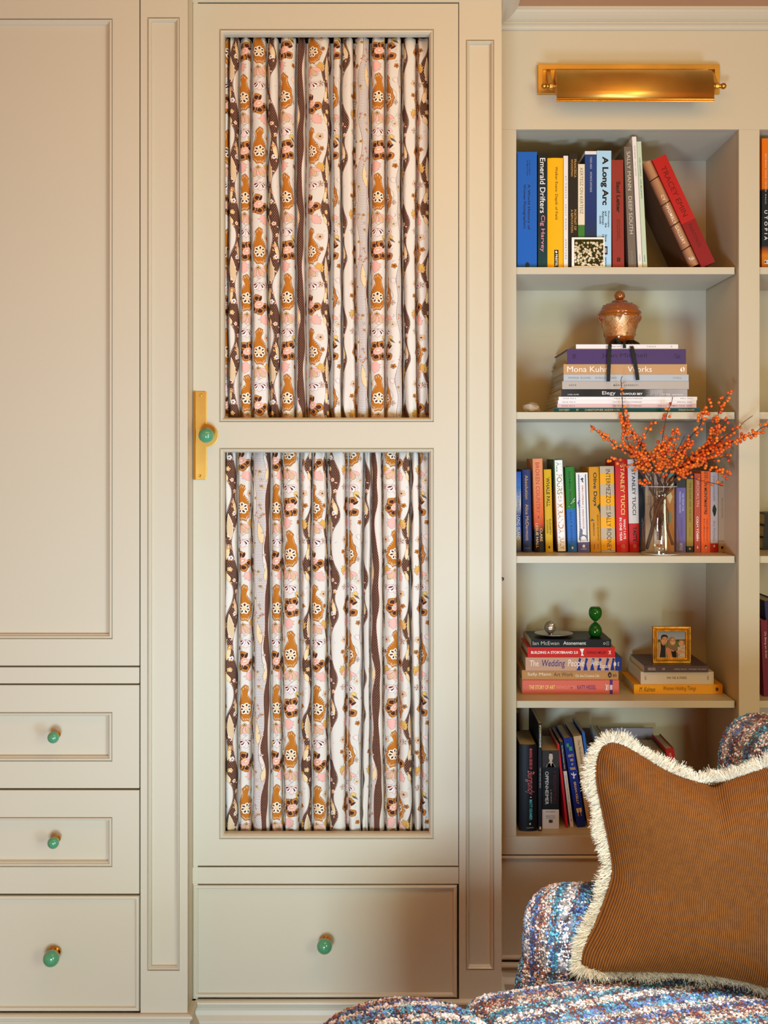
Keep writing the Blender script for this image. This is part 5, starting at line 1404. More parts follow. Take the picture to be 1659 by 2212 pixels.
# horizontal words on that spine read across, so they are set below as part of its lettering already
n5('beige book with italic black title leaning right of the royal blue one', 1238.5, 1256, 1590, (196, 164, 122), xb=1270, d=.15, D=2.872, hard=False,
   texts=[("The Perfectionist's Guide", .045, .46, .40, .70, (50, 38, 30), dict(shear=.25, bold=-.004)), ('SCHAFLER', .78, .90, .4, .64, (70, 56, 44))], marks=[('dot', .92, .96, .3, .7, (206, 110, 40))])
n5('thin bright blue book leaning beside the beige one', 1257, 1263, 1581.5, (40, 96, 168), xb=1285, d=.16, D=2.88, hard=False)
n5('navy book leaning behind the corner of the cushion', 1264, 1276, 1612, (36, 38, 70), xb=1290, d=.15, D=2.89)
n5('slim white book with black boards behind the cushion corner', 1294.5, 1311, 1593, (206, 196, 180), xb=1299, d=.14, D=2.885, hard=True, covermat=ramp_mat('white_jacket', 2, [(0, (200, 190, 176)), (1, (212, 204, 190))]), texts=[('ANNALS', .08, .10, .25, .75, (90, 84, 80))])
n5('teal and grey book mostly hidden behind the cushion fringe', 1400, 1438, 1627, (60, 104, 104), d=.15, D=2.88)
n5('red book with white lettering leaning behind the cushion', 1437.5, 1456, 1617, (176, 24, 28), xb=1458, d=.15, D=2.875,
   texts=[('HOW TO', .06, .22, .32, .62, (230, 220, 210), dict(bold=-.004))])
fo = empty('paper_folder', (X(1320, 3.05), 3.05, zbot), 'pale lilac grey folder standing at the back of the bottom shelf', 'folder')
o = box_obj('sheet', (X(1230, 3.05), X(1411, 3.05), 3.05, 3.058, zbot, Z(1573, 3.05)), cmat((150, 142, 152)), bevel=0); child_world(o, fo)

# ---- right hand bay, books just inside the frame edge
def right_up(label, px0, px1, yt, D, shelf, col, **k): return upright(label, px0, px1, yt, D, shelf, col, **k)
UT = ramp_mat('sunrise_cover', 2, [(0, (176, 92, 16)), (.10, (210, 120, 20)), (.14, (150, 70, 20)), (.17, (16, 26, 34)), (.57, (16, 24, 32)), (.60, (24, 20, 24)), (.615, (214, 108, 12)), (1, (226, 112, 12))], noise=.02)
right_up('orange and black book at the right edge, top shelf of the next bay', 1645.6, 1676, 299, D1, 1, (220, 110, 14), d=.2, covermat=UT,
   texts=[('BETWEEN THESE FOLDED WALLS,', .12, .51, .22, .32, (240, 226, 200), dict(spacing=1.6, bold=.004)), ('UTOPIA', .555, .785, .18, .40, (236, 232, 226), dict(spacing=1.8)), ('M', .94, .968, .18, .46, (240, 232, 220))])
for i, (a, b, lab) in enumerate(((1178, 1150, 'pale page block book lowest in the dark stack of the right bay'), (1149, 1123, 'middle book of the dark stack in the right bay'), (1122, 1096, 'topmost book of the dark stack in the right bay'))):
    stacked(lab, 1648 + i * 2, 1760, b, a, 3.0, (34, 30, 30), d=.09, zb=SHELF[3] + .0003 + .0345 * i, zt=SHELF[3] + .0003 + .0345 * (i + 1), group='dark books stacked in the right bay')
right_up('maroon book with white script at the right edge, fourth shelf of the next bay', 1643, 1657, 1340, 2.87, 4, (112, 14, 44), xb0=1650, d=.14, texts=[('On Being an Artist', .15, .5, .4, .8, (214, 196, 196), dict(shear=.2, bold=-.004))])
right_up('navy book leaning at the right edge beside the maroon one', 1651, 1680, 1297, 2.885, 4, (30, 30, 72), xb0=1668, d=.16, texts=[('PARIS', .12, .3, .3, .6, (200, 196, 210), dict(bold=0))])

# ================================================================== VASE WITH WATER
VD = 2.875
vx, vz = X(1426.2, VD), SHELF[3] + .0003
VS = empty('glass_vase', (vx, VD, vz), 'clear glass carafe vase half full of water on the third shelf', 'vase')
def glass(name, col, edge, spec=1.0):
    """thin clear glass: lets the light straight through, mirrors more and tints more at grazing angles"""
    m = bpy.data.materials.new(name); m.use_nodes = True; t = m.node_tree; t.nodes.clear()
    out = t.nodes.new('ShaderNodeOutputMaterial'); tr = t.nodes.new('ShaderNodeBsdfTransparent'); gl = t.nodes.new('ShaderNodeBsdfGlossy')
    gl.inputs['Roughness'].default_value = .02; lw = t.nodes.new('ShaderNodeLayerWeight'); lw.inputs['Blend'].default_value = .25
    cr = t.nodes.new('ShaderNodeValToRGB'); cr.color_ramp.elements[0].position = .60; cr.color_ramp.elements[0].color = (*col, 1); cr.color_ramp.elements[1].color = (*edge, 1)
    fr = t.nodes.new('ShaderNodeValToRGB'); e_ = fr.color_ramp.elements; e_[0].position = .3; e_[0].color = (.045, .045, .045, 1); e_[1].color = (.75, .75, .75, 1); e2 = e_.new(.72); e2.color = (.10, .10, .10, 1)
    t.links.new(lw.outputs['Facing'], fr.inputs[0])
    mu = t.nodes.new('ShaderNodeMath'); mu.operation = 'MULTIPLY'; mu.inputs[1].default_value = spec
    mx = t.nodes.new('ShaderNodeMixShader')
    nz = t.nodes.new('ShaderNodeTexNoise'); nz.inputs['Scale'].default_value = 12; bp = t.nodes.new('ShaderNodeBump'); bp.inputs['Strength'].default_value = .05; bp.inputs['Distance'].default_value = .002
    t.links.new(nz.outputs['Fac'], bp.inputs['Height']); t.links.new(bp.outputs[0], gl.inputs['Normal'])
    t.links.new(lw.outputs['Facing'], cr.inputs[0]); t.links.new(cr.outputs[0], tr.inputs[0]); t.links.new(fr.outputs[0], mu.inputs[0])
    t.links.new(mu.outputs[0], mx.inputs[0]); t.links.new(tr.outputs[0], mx.inputs[1]); t.links.new(gl.outputs[0], mx.inputs[2]); t.links.new(mx.outputs[0], out.inputs[0])
    return m
CLEAR = glass('clear_glass', (.985, .985, .98), (.34, .33, .30)); WATER = glass('water', (.985, .97, .95), (.60, .52, .44), .5)
vp = VD / F
def vr(q): return q * vp
def vh(y): return Z(y, VD) - vz
outer = [(0, 0.0003), (vr(38), .0003), (vr(41.3), .0015), (vr(41.9), .004), (vr(41.2), vh(1180)), (vr(40.4), vh(1160)), (vr(38.2), vh(1140)), (vr(35.2), vh(1122)), (vr(33.4), vh(1106)), (vr(33.2), vh(1092)), (vr(34.2), vh(1072)), (vr(36.4), vh(1050.5))]
iw = .0016
inner = [(r - iw, z) for r, z in outer[:2:-1]] 
inner[0] = (outer[-1][0] - iw, outer[-1][1]); inner[-1] = (outer[3][0] - iw * 1.6, .0075)
bm = bmesh.new(); lathe(outer + inner + [(0, .0068)], 72, bm=bm)
bm_obj('glass', bm, CLEAR, VS, smooth=True)
wl = vh(1088)
wprof = [(0, .0072), (outer[3][0] - iw * 1.8, .0080)] + [(r - iw - .0003, z) for r, z in outer[4:] if z < wl] + [(vr(33.3) - iw - .0003, wl), (0, wl - .0005)]
bm = bmesh.new(); lathe(wprof, 72, bm=bm)
bm_obj('water', bm, WATER, VS, smooth=True)
bm = bmesh.new(); tube(bm, [(vr(35.9) * math.cos(a), vr(35.9) * math.sin(a), vh(1050.5)) for a in np.linspace(0, 2 * math.pi, 61)], .0010, 8, cap=False)
tube(bm, [(vr(40.6) * math.cos(a), vr(40.6) * math.sin(a), .0022) for a in np.linspace(0, 2 * math.pi, 61)], .0018, 8, cap=False)
bm_obj('glass_rim', bm, mat('glass_edge', (.55, .56, .54), .06, coat=1), VS, smooth=True)

# ================================================================== WINTERBERRY BRANCHES
BARK = mat('brown_twig_bark', S(74, 48, 34), .75, bump=.5, bscale=500, vary=.25, vscale=120)
def berry_mat(name, a, b):
    m, t, p = nt(name); p.inputs['Roughness'].default_value = .28; p.inputs['Coat Weight'].default_value = .25
    p.inputs['Subsurface Weight'].default_value = .12; p.inputs['Subsurface Scale'].default_value = .003
    oi = t.nodes.new('ShaderNodeObjectInfo'); cr = t.nodes.new('ShaderNodeValToRGB')
    cr.color_ramp.elements[0].color = (*S(*a), 1); cr.color_ramp.elements[1].color = (*S(*b), 1)
    t.links.new(oi.outputs['Random'], cr.inputs[0]); t.links.new(cr.outputs[0], p.inputs['Base Color'])
    return m
BERRY = berry_mat('orange_berry_skin', (214, 66, 14), (250, 132, 34))
TIPM = mat('berry_calyx', S(30, 16, 12), .8)
bm = bmesh.new(); sphere(bm, (0, 0, 0), 1, 2)
n0 = len(bm.verts)
sphere(bm, (0, -.93, .1), .17, 1, 1)
bm.to_mesh(me_b := bpy.data.meshes.new('berry')); bm.free()
me_b.materials.append(BERRY); me_b.materials.append(TIPM)
me_b.polygons.foreach_set('use_smooth', [True] * len(me_b.polygons))

def bz(x, y): return (1270 + x / 4.265, 830 + y / 4.265)
def vzm(x, y): return (1360 + x / 6.91, 980 + y / 6.91)
# (points in crop pixels from the tip inwards, tip distance, [(fraction0, fraction1, density)], label, base point)
BR_ = [
 ([(318, -75), (305, -40), (312, 60), (318, 180), (325, 280), (362, 400), (420, 470), (490, 560), (560, 660), (600, 760), (640, 850)], 2.775, [(.10, .28, .35), (.30, .86, 1.5)], 'berry branch rising tallest at the left, its tip in front of the book stack', (455, 1290)),
 ([(20, 375), (70, 425), (140, 470), (210, 525), (270, 580), (350, 615), (410, 650), (440, 740), (500, 830), (570, 930)], 2.80, [(0, .64, 1.05)], 'berry branch reaching furthest left above the novels', (740, 1370)),
 ([(185, 680), (250, 700), (320, 725), (380, 745), (450, 755), (510, 790), (570, 880)], 2.82, [(0, .5, .8), (.55, .86, 1.6)], 'low berry twig at the left crossing the red book', (742, 1350)),
 ([(618, 330), (570, 400), (525, 470), (500, 520), (480, 600), (520, 700), (590, 820)], 2.81, [(0, .5, .7), (.55, .95, 1.3)], 'short thin twig with sparse red berries left of the tall dark stem', (450, 1285)),
 ([(780, 118), (770, 170), (735, 250), (710, 370), (690, 480), (680, 560), (670, 680), (655, 780), (640, 880)], 2.785, [(0, .12, .25), (.16, .30, 1.1), (.36, .50, .7), (.54, .95, 1.5)], 'upright berry twig in the middle with a bare dark tip', (210, 1440)),
 ([(800, 415), (815, 480), (775, 530), (742, 590), (722, 650), (700, 720), (665, 820)], 2.80, [(0, .9, 2.2)], 'densely berried short branch in the middle of the bunch', (200, 1400)),
 ([(888, 478), (845, 570), (800, 650), (740, 705), (700, 780), (670, 860)], 2.83, [(.2, .95, 1.7)], 'short dark twig behind the middle berries', (185, 1450)),
 ([(1160, 108), (1100, 215), (1055, 290), (1040, 360), (995, 430), (950, 480), (915, 550), (870, 620), (820, 680), (760, 780), (710, 890)], 2.765, [(0, .10, .9), (.12, .42, 1.7), (.45, .9, 1.1)], 'tall right leaning berry branch crossing the shelf edge', (205, 1420)),
 ([(1336, 48), (1300, 90), (1250, 145), (1212, 220), (1198, 290), (1178, 370), (1158, 450), (1120, 540), (1060, 620), (960, 700), (840, 800), (750, 890)], 2.755, [(0, .10, .8), (.10, .34, 1.3), (.38, .9, 1.2)], 'tallest berry branch at the right, its tip above the shelf edge', (220, 1380)),
 ([(1296, 320), (1250, 370), (1225, 410), (1180, 470), (1130, 560), (1040, 640), (930, 720), (800, 830)], 2.78, [(0, .9, 1.15)], 'berry twig just right of the tallest right one', (455, 1280)),
 ([(1518, 290), (1440, 345), (1390, 400), (1310, 450), (1240, 500), (1160, 570), (1060, 640), (940, 720), (820, 810), (740, 890)], 2.74, [(.12, .36, .7), (.36, .9, 1.2)], 'thin bare tipped twig crossing the shelf post', (230, 1350)),
 ([(1740, 350), (1659, 385), (1600, 400), (1530, 455), (1450, 485), (1370, 515), (1290, 550), (1220, 580), (1140, 615), (1050, 660), (970, 710), (890, 790), (810, 870), (740, 940)], 2.69, [(0, .78, 2.3)], 'long heavy berry branch reaching past the right edge of the picture', (190, 1460)),
 ([(1316, 680), (1250, 668), (1205, 690), (1110, 700), (1010, 740), (920, 800), (820, 880)], 2.80, [(0, .12, 1.2), (.14, .95, .8)], 'small berry twig pointing right, level with the book tops', (735, 1360)),
 ([(1302, 845), (1230, 800), (1150, 780), (1080, 735), (1000, 720), (930, 745), (870, 810), (800, 880), (740, 945)], 2.78, [(0, .75, 1.9)], 'drooping berry branch in front of the orange paperback', (215, 1400)),
 ([(1248, 938), (1130, 905), (1030, 885), (950, 855), (880, 850), (800, 880), (720, 950)], 2.79, [(0, .75, .5)], 'lowest thin twig with a single berry at its end, at the right', (460, 1270)),
 ([(478, 878), (520, 905), (545, 925), (580, 960)], 2.83, [(0, .7, 1.2)], 'tiny twig with dark red berries at the left of the vase rim', (450, 1290)),
 ([(325, 250), (345, 360), (352, 470), (380, 570), (430, 660), (510, 760), (590, 860)], 2.80, [(.05, .85, 1.9)], 'thick berried branch left of centre below the tallest left tip', (450, 1290)),
 ([(760, 500), (700, 560), (650, 620), (620, 690), (640, 760), (650, 850)], 2.79, [(0, .9, 2.0)], 'short berry twig left of the densest cluster', (205, 1430)),
 ([(950, 520), (900, 580), (860, 640), (840, 700), (780, 780), (720, 870)], 2.80, [(0, .8, 2.0)], 'berry twig right of the densest cluster', (735, 1340)),
 ([(1185, 360), (1165, 440), (1150, 520), (1080, 590), (1020, 640), (940, 690), (850, 790), (760, 880)], 2.77, [(0, .8, 1.6)], 'berry twig beneath the tallest right branch', (225, 1400)),
 ([(430, 600), (470, 650), (500, 700), (540, 760), (590, 850)], 2.79, [(0, .8, 2.0)], 'short berry twig beside the tall red book', (450, 1280)),
 ([(1240, 610), (1150, 640), (1060, 670), (980, 720), (900, 780), (820, 860), (740, 930)], 2.75, [(0, .8, 2.0)], 'berry twig under the long heavy right branch', (215, 1440)),
]
rb = random.Random(5)
def catmull(pts, n=5):
    P_ = [pts[0]] + pts + [pts[-1]]; out = []
    for i in range(1, len(P_) - 2):
        for k in range(n):
            t = k / n
            out.append(.5 * ((2 * P_[i]) + (P_[i + 1] - P_[i - 1]) * t + (2 * P_[i - 1] - 5 * P_[i] + 4 * P_[i + 1] - P_[i + 2]) * t * t + (-P_[i - 1] + 3 * P_[i] - 3 * P_[i + 1] + P_[i + 2]) * t ** 3))
    out.append(pts[-1]); return out
for bi, (pts, Dt, segs, lab, base) in enumerate(BR_):
    n = len(pts)
    thk = .0030 if bi in (0, 1, 7, 11, 13) else .0006
    w3 = []
    Dm = 2.87 + rb.uniform(-.012, .014)
    for i, (x, y) in enumerate(pts):
        f = i / (n - 1)
        D = Dt + (Dm - Dt) * (f ** 1.15)
        px, py = bz(x, y)
        w3.append(P(px, py, D))
    out_len = len(catmull(w3))
    # through the neck and down into the water
    nk = P(*vzm(440 + rb.uniform(-120, 120) * (1 if thk < .002 else .35), 800), VD + rb.uniform(-.008, .010))
    rim = P(*vzm(455 + max(-185, min(185, (w3[-1].x - vx) * F / VD * 6.91 * .75 + rb.uniform(-60, 60))), 540), (Dm + VD) / 2)
    ft = P(base[0] * 0 + vzm(*base)[0], min(vzm(*base)[1], 1189), VD + rb.uniform(-.018, .022))
    rmax = .040
    if abs(ft.x - vx) > .036: ft.x = vx + math.copysign(.0355, ft.x - vx); ft.y = VD + rb.uniform(-.006, .008)
    ft.z = max(ft.z, vz + .012)
    if thk < .002: ft = Vector((nk.x + rb.uniform(-.006, .006), nk.y + rb.uniform(-.004, .004), Z(1128 + rb.uniform(-10, 18), VD)))
    full = catmull(w3 + [rim, nk, ft])
    L = len(full)
    rad = [(.0008 + thk * (i / L) ** 1.3) * (1 + .10 * math.sin(i * 2.1 + bi)) for i in range(L)]
    root = empty('winterberry_branch', full[-1], lab, 'branch', 'winterberry branches in the vase')
    bm = bmesh.new(); tube(bm, [p - full[-1] for p in full], rad, 8)
    for q in range(0, L, 7):          # side spurs / nodes
        if q < 3: continue
        d_ = Vector((rb.uniform(-1, 1), rb.uniform(-.6, .6), rb.uniform(-.2, 1))).normalized()
        if q < out_len: tube(bm, [full[q] - full[-1], full[q] - full[-1] + d_ * rb.uniform(.004, .011)], [rad[q] * .7, rad[q] * .35], 6)
        else: sphere(bm, full[q] - full[-1], rad[q] * 1.35, 1)
    bm_obj('stem', bm, BARK, root, smooth=True)
    cum = [0.0]
    for a, b in zip(full[:out_len], full[1:out_len]): cum.append(cum[-1] + (b - a).length)
    tot = cum[-1]; placed = []; cnt = 0
    for (f0, f1, dens) in segs:
        num = int(dens * (f1 - f0) * tot / .0053)
        for _ in range(num * 3):
            if cnt >= 99 or len([1 for q in placed if q[1] == (f0, f1)]) >= num: break
            s_ = rb.uniform(f0, f1) * tot
            i = max(0, min(len(cum) - 2, next((k for k, c_ in enumerate(cum) if c_ > s_), len(cum) - 1) - 1))
            u = (s_ - cum[i]) / max(cum[i + 1] - cum[i], 1e-6)
            c_ = full[i].lerp(full[i + 1], u); t_ = (full[i + 1] - full[i]).normalized()
            a_ = t_.cross(Vector((0, 1, 0))).normalized(); b_ = t_.cross(a_)
            th = rb.uniform(0, 2 * math.pi); r_ = rb.uniform(.0038, .0049)
            off = r_ + rb.uniform(.001, .0045) * min(1.6, max(.6, dens))
            pos = c_ + (a_ * math.cos(th) + b_ * math.sin(th)) * off
            if any((pos - q[0]).length < r_ * 1.45 for q in placed): continue
            if (pos.z < vz + .19 and math.hypot(pos.x - vx, pos.y - VD) < .052): continue
            placed.append((pos, (f0, f1))); cnt += 1
            bo = bpy.data.objects.new('berry', me_b); COL.objects.link(bo); bo.parent = root
            bo.location = pos - full[-1]; bo.scale = (r_, r_, r_)
            bo.rotation_euler = (rb.uniform(-1.2, 1.2), 0, rb.uniform(-1.3, 1.3))

# ================================================================== BOUCLE UPHOLSTERY
YARN = {'w': S(246, 236, 228), 't': S(206, 176, 150), 'c': S(104, 186, 204), 'b': S(106, 140, 206), 'n': S(62, 66, 108), 'g': S(58, 112, 126), 'r': S(158, 78, 52), 'k': S(84, 60, 56)}
YK = list(YARN); YC = np.array([YARN[k] for k in YK])
STR = [(.000, .022, dict(t=5, w=3, r=1)), (.022, .046, dict(c=4, g=3, n=1, b=1, k=1)), (.046, .072, dict(w=7, t=2)), (.072, .084, dict(r=2, n=2, c=2, k=1)), (.084, .112, dict(b=4, c=4, n=2)), (.112, .134, dict(w=5, t=3)), (.134, .152, dict(n=3, b=3, r=1, g=1)), (.152, .168, dict(t=3, r=2, k=1))]
PER = .168
def plaid(a, b, rs):
    n = len(a); out = np.zeros((n, 3)); sa = (a + rs.normal(0, .0022, n)) % PER; sb = (b + rs.normal(0, .0018, n)) % .052
    for (lo, hi, wts) in STR:
        m = (sa >= lo) & (sa < hi); k = m.sum()
        if not k: continue
        pr = np.array([wts.get(q, 0) for q in YK], float) + .12; pr /= pr.sum()
        out[m] = YC[rs.choice(len(YK), k, p=pr)]
    for lo, hi, wts, pw in ((0, .011, dict(r=4, k=2, n=2), .55), (.026, .034, dict(w=2, c=1, t=2), .4)):
        m = (sb >= lo) & (sb < hi) & (rs.random(n) < pw); k = m.sum()
        if k:
            pr = np.array([wts.get(q, 0) for q in YK], float) + .05; pr /= pr.sum()
            out[m] = YC[rs.choice(len(YK), k, p=pr)]
    return out * (1 + rs.normal(0, .13, (n, 1))).clip(.6, 1.4)

def bouc_mat():
    m, t, p = nt('plaid_boucle_wool'); p.inputs['Roughness'].default_value = .9; p.inputs['Sheen Weight'].default_value = .15
    at = t.nodes.new('ShaderNodeVertexColor'); at.layer_name = 'yarn'
    nz = t.nodes.new('ShaderNodeTexNoise'); nz.inputs['Scale'].default_value = 900; bp = t.nodes.new('ShaderNodeBump'); bp.inputs['Strength'].default_value = .5; bp.inputs['Distance'].default_value = .001
    t.links.new(at.outputs['Color'], p.inputs['Base Color']); t.links.new(nz.outputs['Fac'], bp.inputs['Height']); t.links.new(bp.outputs[0], p.inputs['Normal'])
    return m
BOUC = bouc_mat()

def rbox(sx, sy, sz, r, n=26, deform=None):
    """rounded box surface grid centred on the origin -> verts, quads (numpy)"""
    V_, F_ = [], []
    g = np.linspace(-1, 1, n)
    for ax in range(3):
        for s_ in (-1, 1):
            a, b = np.meshgrid(g, g, indexing='ij')
            c = [None] * 3; c[ax] = np.full_like(a, s_); c[(ax + 1) % 3] = a; c[(ax + 2) % 3] = b
            v = np.stack([q.ravel() for q in c], 1)
            o = sum(len(q) for q in V_); V_.append(v)
            idx = np.arange(n * n).reshape(n, n) + o
            q = np.stack([idx[:-1, :-1], idx[1:, :-1], idx[1:, 1:], idx[:-1, 1:]], -1).reshape(-1, 4)
            F_.append(q if s_ > 0 else q[:, ::-1])
    v = np.concatenate(V_) * np.array([sx, sy, sz]) / 2; f = np.concatenate(F_)
    h = np.array([sx, sy, sz]) / 2 - r
    c = np.clip(v, -h, h); d = v - c
    v = c + d / np.maximum(np.linalg.norm(d, axis=1, keepdims=True), 1e-9) * r
    if deform is not None: v = deform(v)
    key = np.round(v, 6); _, first, inv = np.unique(key, axis=0, return_index=True, return_inverse=True)
    v = v[first]; f = inv.ravel()[f]
    f = f[(f[:, 0] != f[:, 1]) & (f[:, 1] != f[:, 2]) & (f[:, 2] != f[:, 3]) & (f[:, 3] != f[:, 0])]
    return v, f

ICO_V = None
def ico():
    global ICO_V, ICO_F
    if ICO_V is None:
        bm = bmesh.new(); bmesh.ops.create_icosphere(bm, subdivisions=1, radius=1)
        ICO_V = np.array([v.co[:] for v in bm.verts]); ICO_F = np.array([[v.index for v in f.verts] for f in bm.faces]); bm.free()
    return ICO_V, ICO_F
def boucle(name, v, f, uvf, keep, parent, rs, pitch=.0031, size=.0021, fuzz=.25):
    """upholstered form: base skin covered with yarn loops; v in parent space; uvf -> (a,b) plaid coordinates; keep(v) -> mask of the part to cover"""
    t1, t2 = f[:, [0, 1, 2]], f[:, [0, 2, 3]]; T = np.concatenate([t1, t2])
    A, B, C_ = v[T[:, 0]], v[T[:, 1]], v[T[:, 2]]
    nr = np.cross(B - A, C_ - A); ar = np.linalg.norm(nr, axis=1) / 2
    cen = (A + B + C_) / 3
    ok = keep(cen, nr / np.maximum(ar[:, None] * 2, 1e-12)); ar2 = ar * ok
    n = int(ar2.sum() / pitch ** 2)
    ti = rs.choice(len(T), n, p=ar2 / ar2.sum())
    u, w = rs.random(n), rs.random(n); s_ = u + w > 1; u[s_], w[s_] = 1 - u[s_], 1 - w[s_]
    p = A[ti] + (B - A)[ti] * u[:, None] + (C_ - A)[ti] * w[:, None]
    nn = nr[ti] / np.linalg.norm(nr[ti], axis=1, keepdims=True)
    a, b = uvf(p); col = plaid(a, b, rs)
    iv, if_ = ico()
    sz = size * rs.uniform(.6, 1.35, n); st_ = rs.uniform(.6, 1.6, (n, 3))
    # random rotation per loop
    ax = rs.normal(size=(n, 3)); ax /= np.linalg.norm(ax, axis=1, keepdims=True); an = rs.uniform(0, 6.28, n)
    K = np.zeros((n, 3, 3)); K[:, 0, 1] = -ax[:, 2]; K[:, 0, 2] = ax[:, 1]; K[:, 1, 0] = ax[:, 2]; K[:, 1, 2] = -ax[:, 0]; K[:, 2, 0] = -ax[:, 1]; K[:, 2, 1] = ax[:, 0]
    R = np.eye(3) + np.sin(an)[:, None, None] * K + (1 - np.cos(an))[:, None, None] * (K @ K)
    q = iv[None] * st_[:, None, :] * sz[:, None, None]
    q = np.einsum('nij,nkj->nki', R, q) + (p + nn * (sz * rs.uniform(-.1, 1.0, n))[:, None])[:, None, :]
    nv = q.reshape(-1, 3); nf = (if_[None] + (np.arange(n) * len(iv))[:, None, None]).reshape(-1, 3)
    nc = np.repeat(col, len(iv), 0)
    # loose fibres
    m = int(n * fuzz); fi = rs.choice(n, m)
    d = nn[fi] + rs.normal(0, .6, (m, 3)); d /= np.linalg.norm(d, axis=1, keepdims=True)
    L = rs.uniform(.003, .0085, m)[:, None]; sd = rs.normal(size=(m, 3)) * .00035
    b0 = p[fi]; tip = b0 + d * L + rs.normal(0, .001, (m, 3))
    fv = np.stack([b0 - sd, b0 + sd, tip], 1).reshape(-1, 3); ff = np.arange(m * 3).reshape(-1, 3)
    fc = np.repeat(col[fi], 3, 0)
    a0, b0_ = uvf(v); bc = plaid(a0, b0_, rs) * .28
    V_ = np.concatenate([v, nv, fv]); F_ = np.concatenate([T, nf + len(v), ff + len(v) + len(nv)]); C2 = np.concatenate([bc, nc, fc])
    me = np_mesh(name, V_, F_, cols=C2)
    return link(name, me, BOUC, parent, smooth=True)

# --- armchair frame of reference: bdir runs to its back, edir along its front edge towards the camera
ALF = math.radians(75)
bd = np.array([math.sin(ALF), math.cos(ALF), 0]); ed = np.array([math.cos(ALF), -math.sin(ALF), 0]); zd = np.array([0, 0, 1.0])
C0 = np.array([X(989, 2.055), 2.055, 0.0])
AC = empty('armchair', (0, 0, 0), 'armchair in blue, cream and rust plaid boucle at the lower right', 'armchair')
cxyz = C0 + bd * .36 + ed * .34
AC.location = (cxyz[0], cxyz[1], 0)
def loc(b, e, z): return C0 + bd * b + ed * e + zd * z - np.array([cxyz[0], cxyz[1], 0])
def tolocal(v, cb, ce, cz):   # box coords (b, e, z) -> chair space
    return loc(0, 0, 0) + np.outer(v[:, 0] + cb, bd) + np.outer(v[:, 1] + ce, ed) + np.outer(v[:, 2] + cz, zd)
def be(p): q = p - loc(0, 0, 0); return q @ bd, q @ ed, q[:, 2]
rs = np.random.default_rng(21)
# seat cushion, crowned
def df(v):
    v = v.copy(); x, y = v[:, 0] / .33, v[:, 1] / .35
    v[:, 2] += np.where(v[:, 2] > 0, .020 * (1 - x ** 2).clip(0) ** .7 * (1 - y ** 2).clip(0) ** .7, 0)
    return v
v, f = rbox(.66, .70, .13, .045, 34, df)
v = tolocal(v, .33, .35, .402)
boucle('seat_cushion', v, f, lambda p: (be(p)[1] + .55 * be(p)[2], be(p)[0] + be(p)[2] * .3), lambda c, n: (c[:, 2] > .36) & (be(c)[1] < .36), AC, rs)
# near arm of the chair lies outside the picture; far arm
def armdf(v):
    v = v.copy()
    front_ = (-(v[:, 0]) / .25).clip(0, 1)                # 1 at the front end
    lowf = ((.16 - v[:, 2]) / .40).clip(0, 1)
    v[:, 0] -= .075 * lowf ** .8 * (v[:, 0] < 0)
    v[:, 0] += .02 * ((v[:, 2] - .18) / .13).clip(0, 1) ** 2 * (v[:, 0] < 0)                 # the front slopes outward towards the floor
    v[:, 2] += (v[:, 2] > 0) * (-.045 * ((v[:, 0] + .25) / .5).clip(0, 1))
    return v
v, f = rbox(.50, .155, .62, .076, 34, armdf)
v = tolocal(v, .175 + .25, -.085, .306)
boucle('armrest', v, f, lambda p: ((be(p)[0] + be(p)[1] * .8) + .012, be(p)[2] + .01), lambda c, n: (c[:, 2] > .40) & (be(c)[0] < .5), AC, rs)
v, f = rbox(.52, .155, .62, .072, 20, armdf)
v = tolocal(v, .155 + .26, .785, .315)
np_b = lambda name, v, f: link(name, np_mesh(name, v, f, cols=plaid(be(v)[0], be(v)[2], rs)), BOUC, AC, smooth=True)
np_b('armrest', v, f)
# back
def backdf(v):
    v = v.copy(); t_ = ((v[:, 2] + .1) / .5).clip(0, 1)
    v[:, 0] += .03 * t_ ** 1.3
    return v
v, f = rbox(.17, 1.0, .86, .082, 40, backdf)
v = tolocal(v, .60 + .085, .35, .51)
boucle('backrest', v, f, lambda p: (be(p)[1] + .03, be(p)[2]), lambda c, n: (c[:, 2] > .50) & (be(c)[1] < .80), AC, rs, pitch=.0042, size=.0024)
v, f = rbox(.74, .70, .24, .03, 12); v = tolocal(v, .40, .35, .215); np_b('base', v, f)
WALN = mat('walnut_leg', S(70, 44, 28), .4)
for bb, ee in ((.10, .03), (.10, .67), (.78, .0), (.78, .70)):
    q = loc(bb, ee, 0); bm = bmesh.new(); lathe([(0, 0), (.014, 0), (.022, .10), (0, .10)], 20, q[0], q[1], bm); bm_obj('leg', bm, WALN, AC, smooth=True)

# --- round ottoman in front of it
OT = empty('ottoman', (.012, 1.822, .0), 'round ottoman in the same plaid boucle, only its top showing at the bottom edge', 'ottoman')
n_a, n_p = 72, 26
prof = []
for i in range(n_p):
    t_ = i / (n_p - 1)
    if t_ < .55: r = .168 * (t_ / .55); z = .520 - .030 * (t_ / .55) ** 2.2
    else:
        a = (t_ - .55) / .45
        if a < .5: r = .168 + .012 * math.sin(a * math.pi) ; z = .490 - .02 * (a / .5) - .015 * (a / .5) ** 2
        else: r = .180 - .02 * (a - .5); z = .455 - (a - .5) * .6
    prof.append((max(r, 1e-4) * .93, z))
ang = np.linspace(0, 2 * np.pi, n_a, endpoint=False)
v = np.array([(r * math.cos(a), r * math.sin(a), z) for r, z in prof for a in ang])
idx = np.arange(n_p * n_a).reshape(n_p, n_a)
f = np.stack([idx[:-1], idx[1:], np.roll(idx[1:], -1, 1), np.roll(idx[:-1], -1, 1)], -1).reshape(-1, 4)
c_, s_ = math.cos(.30), math.sin(.30)
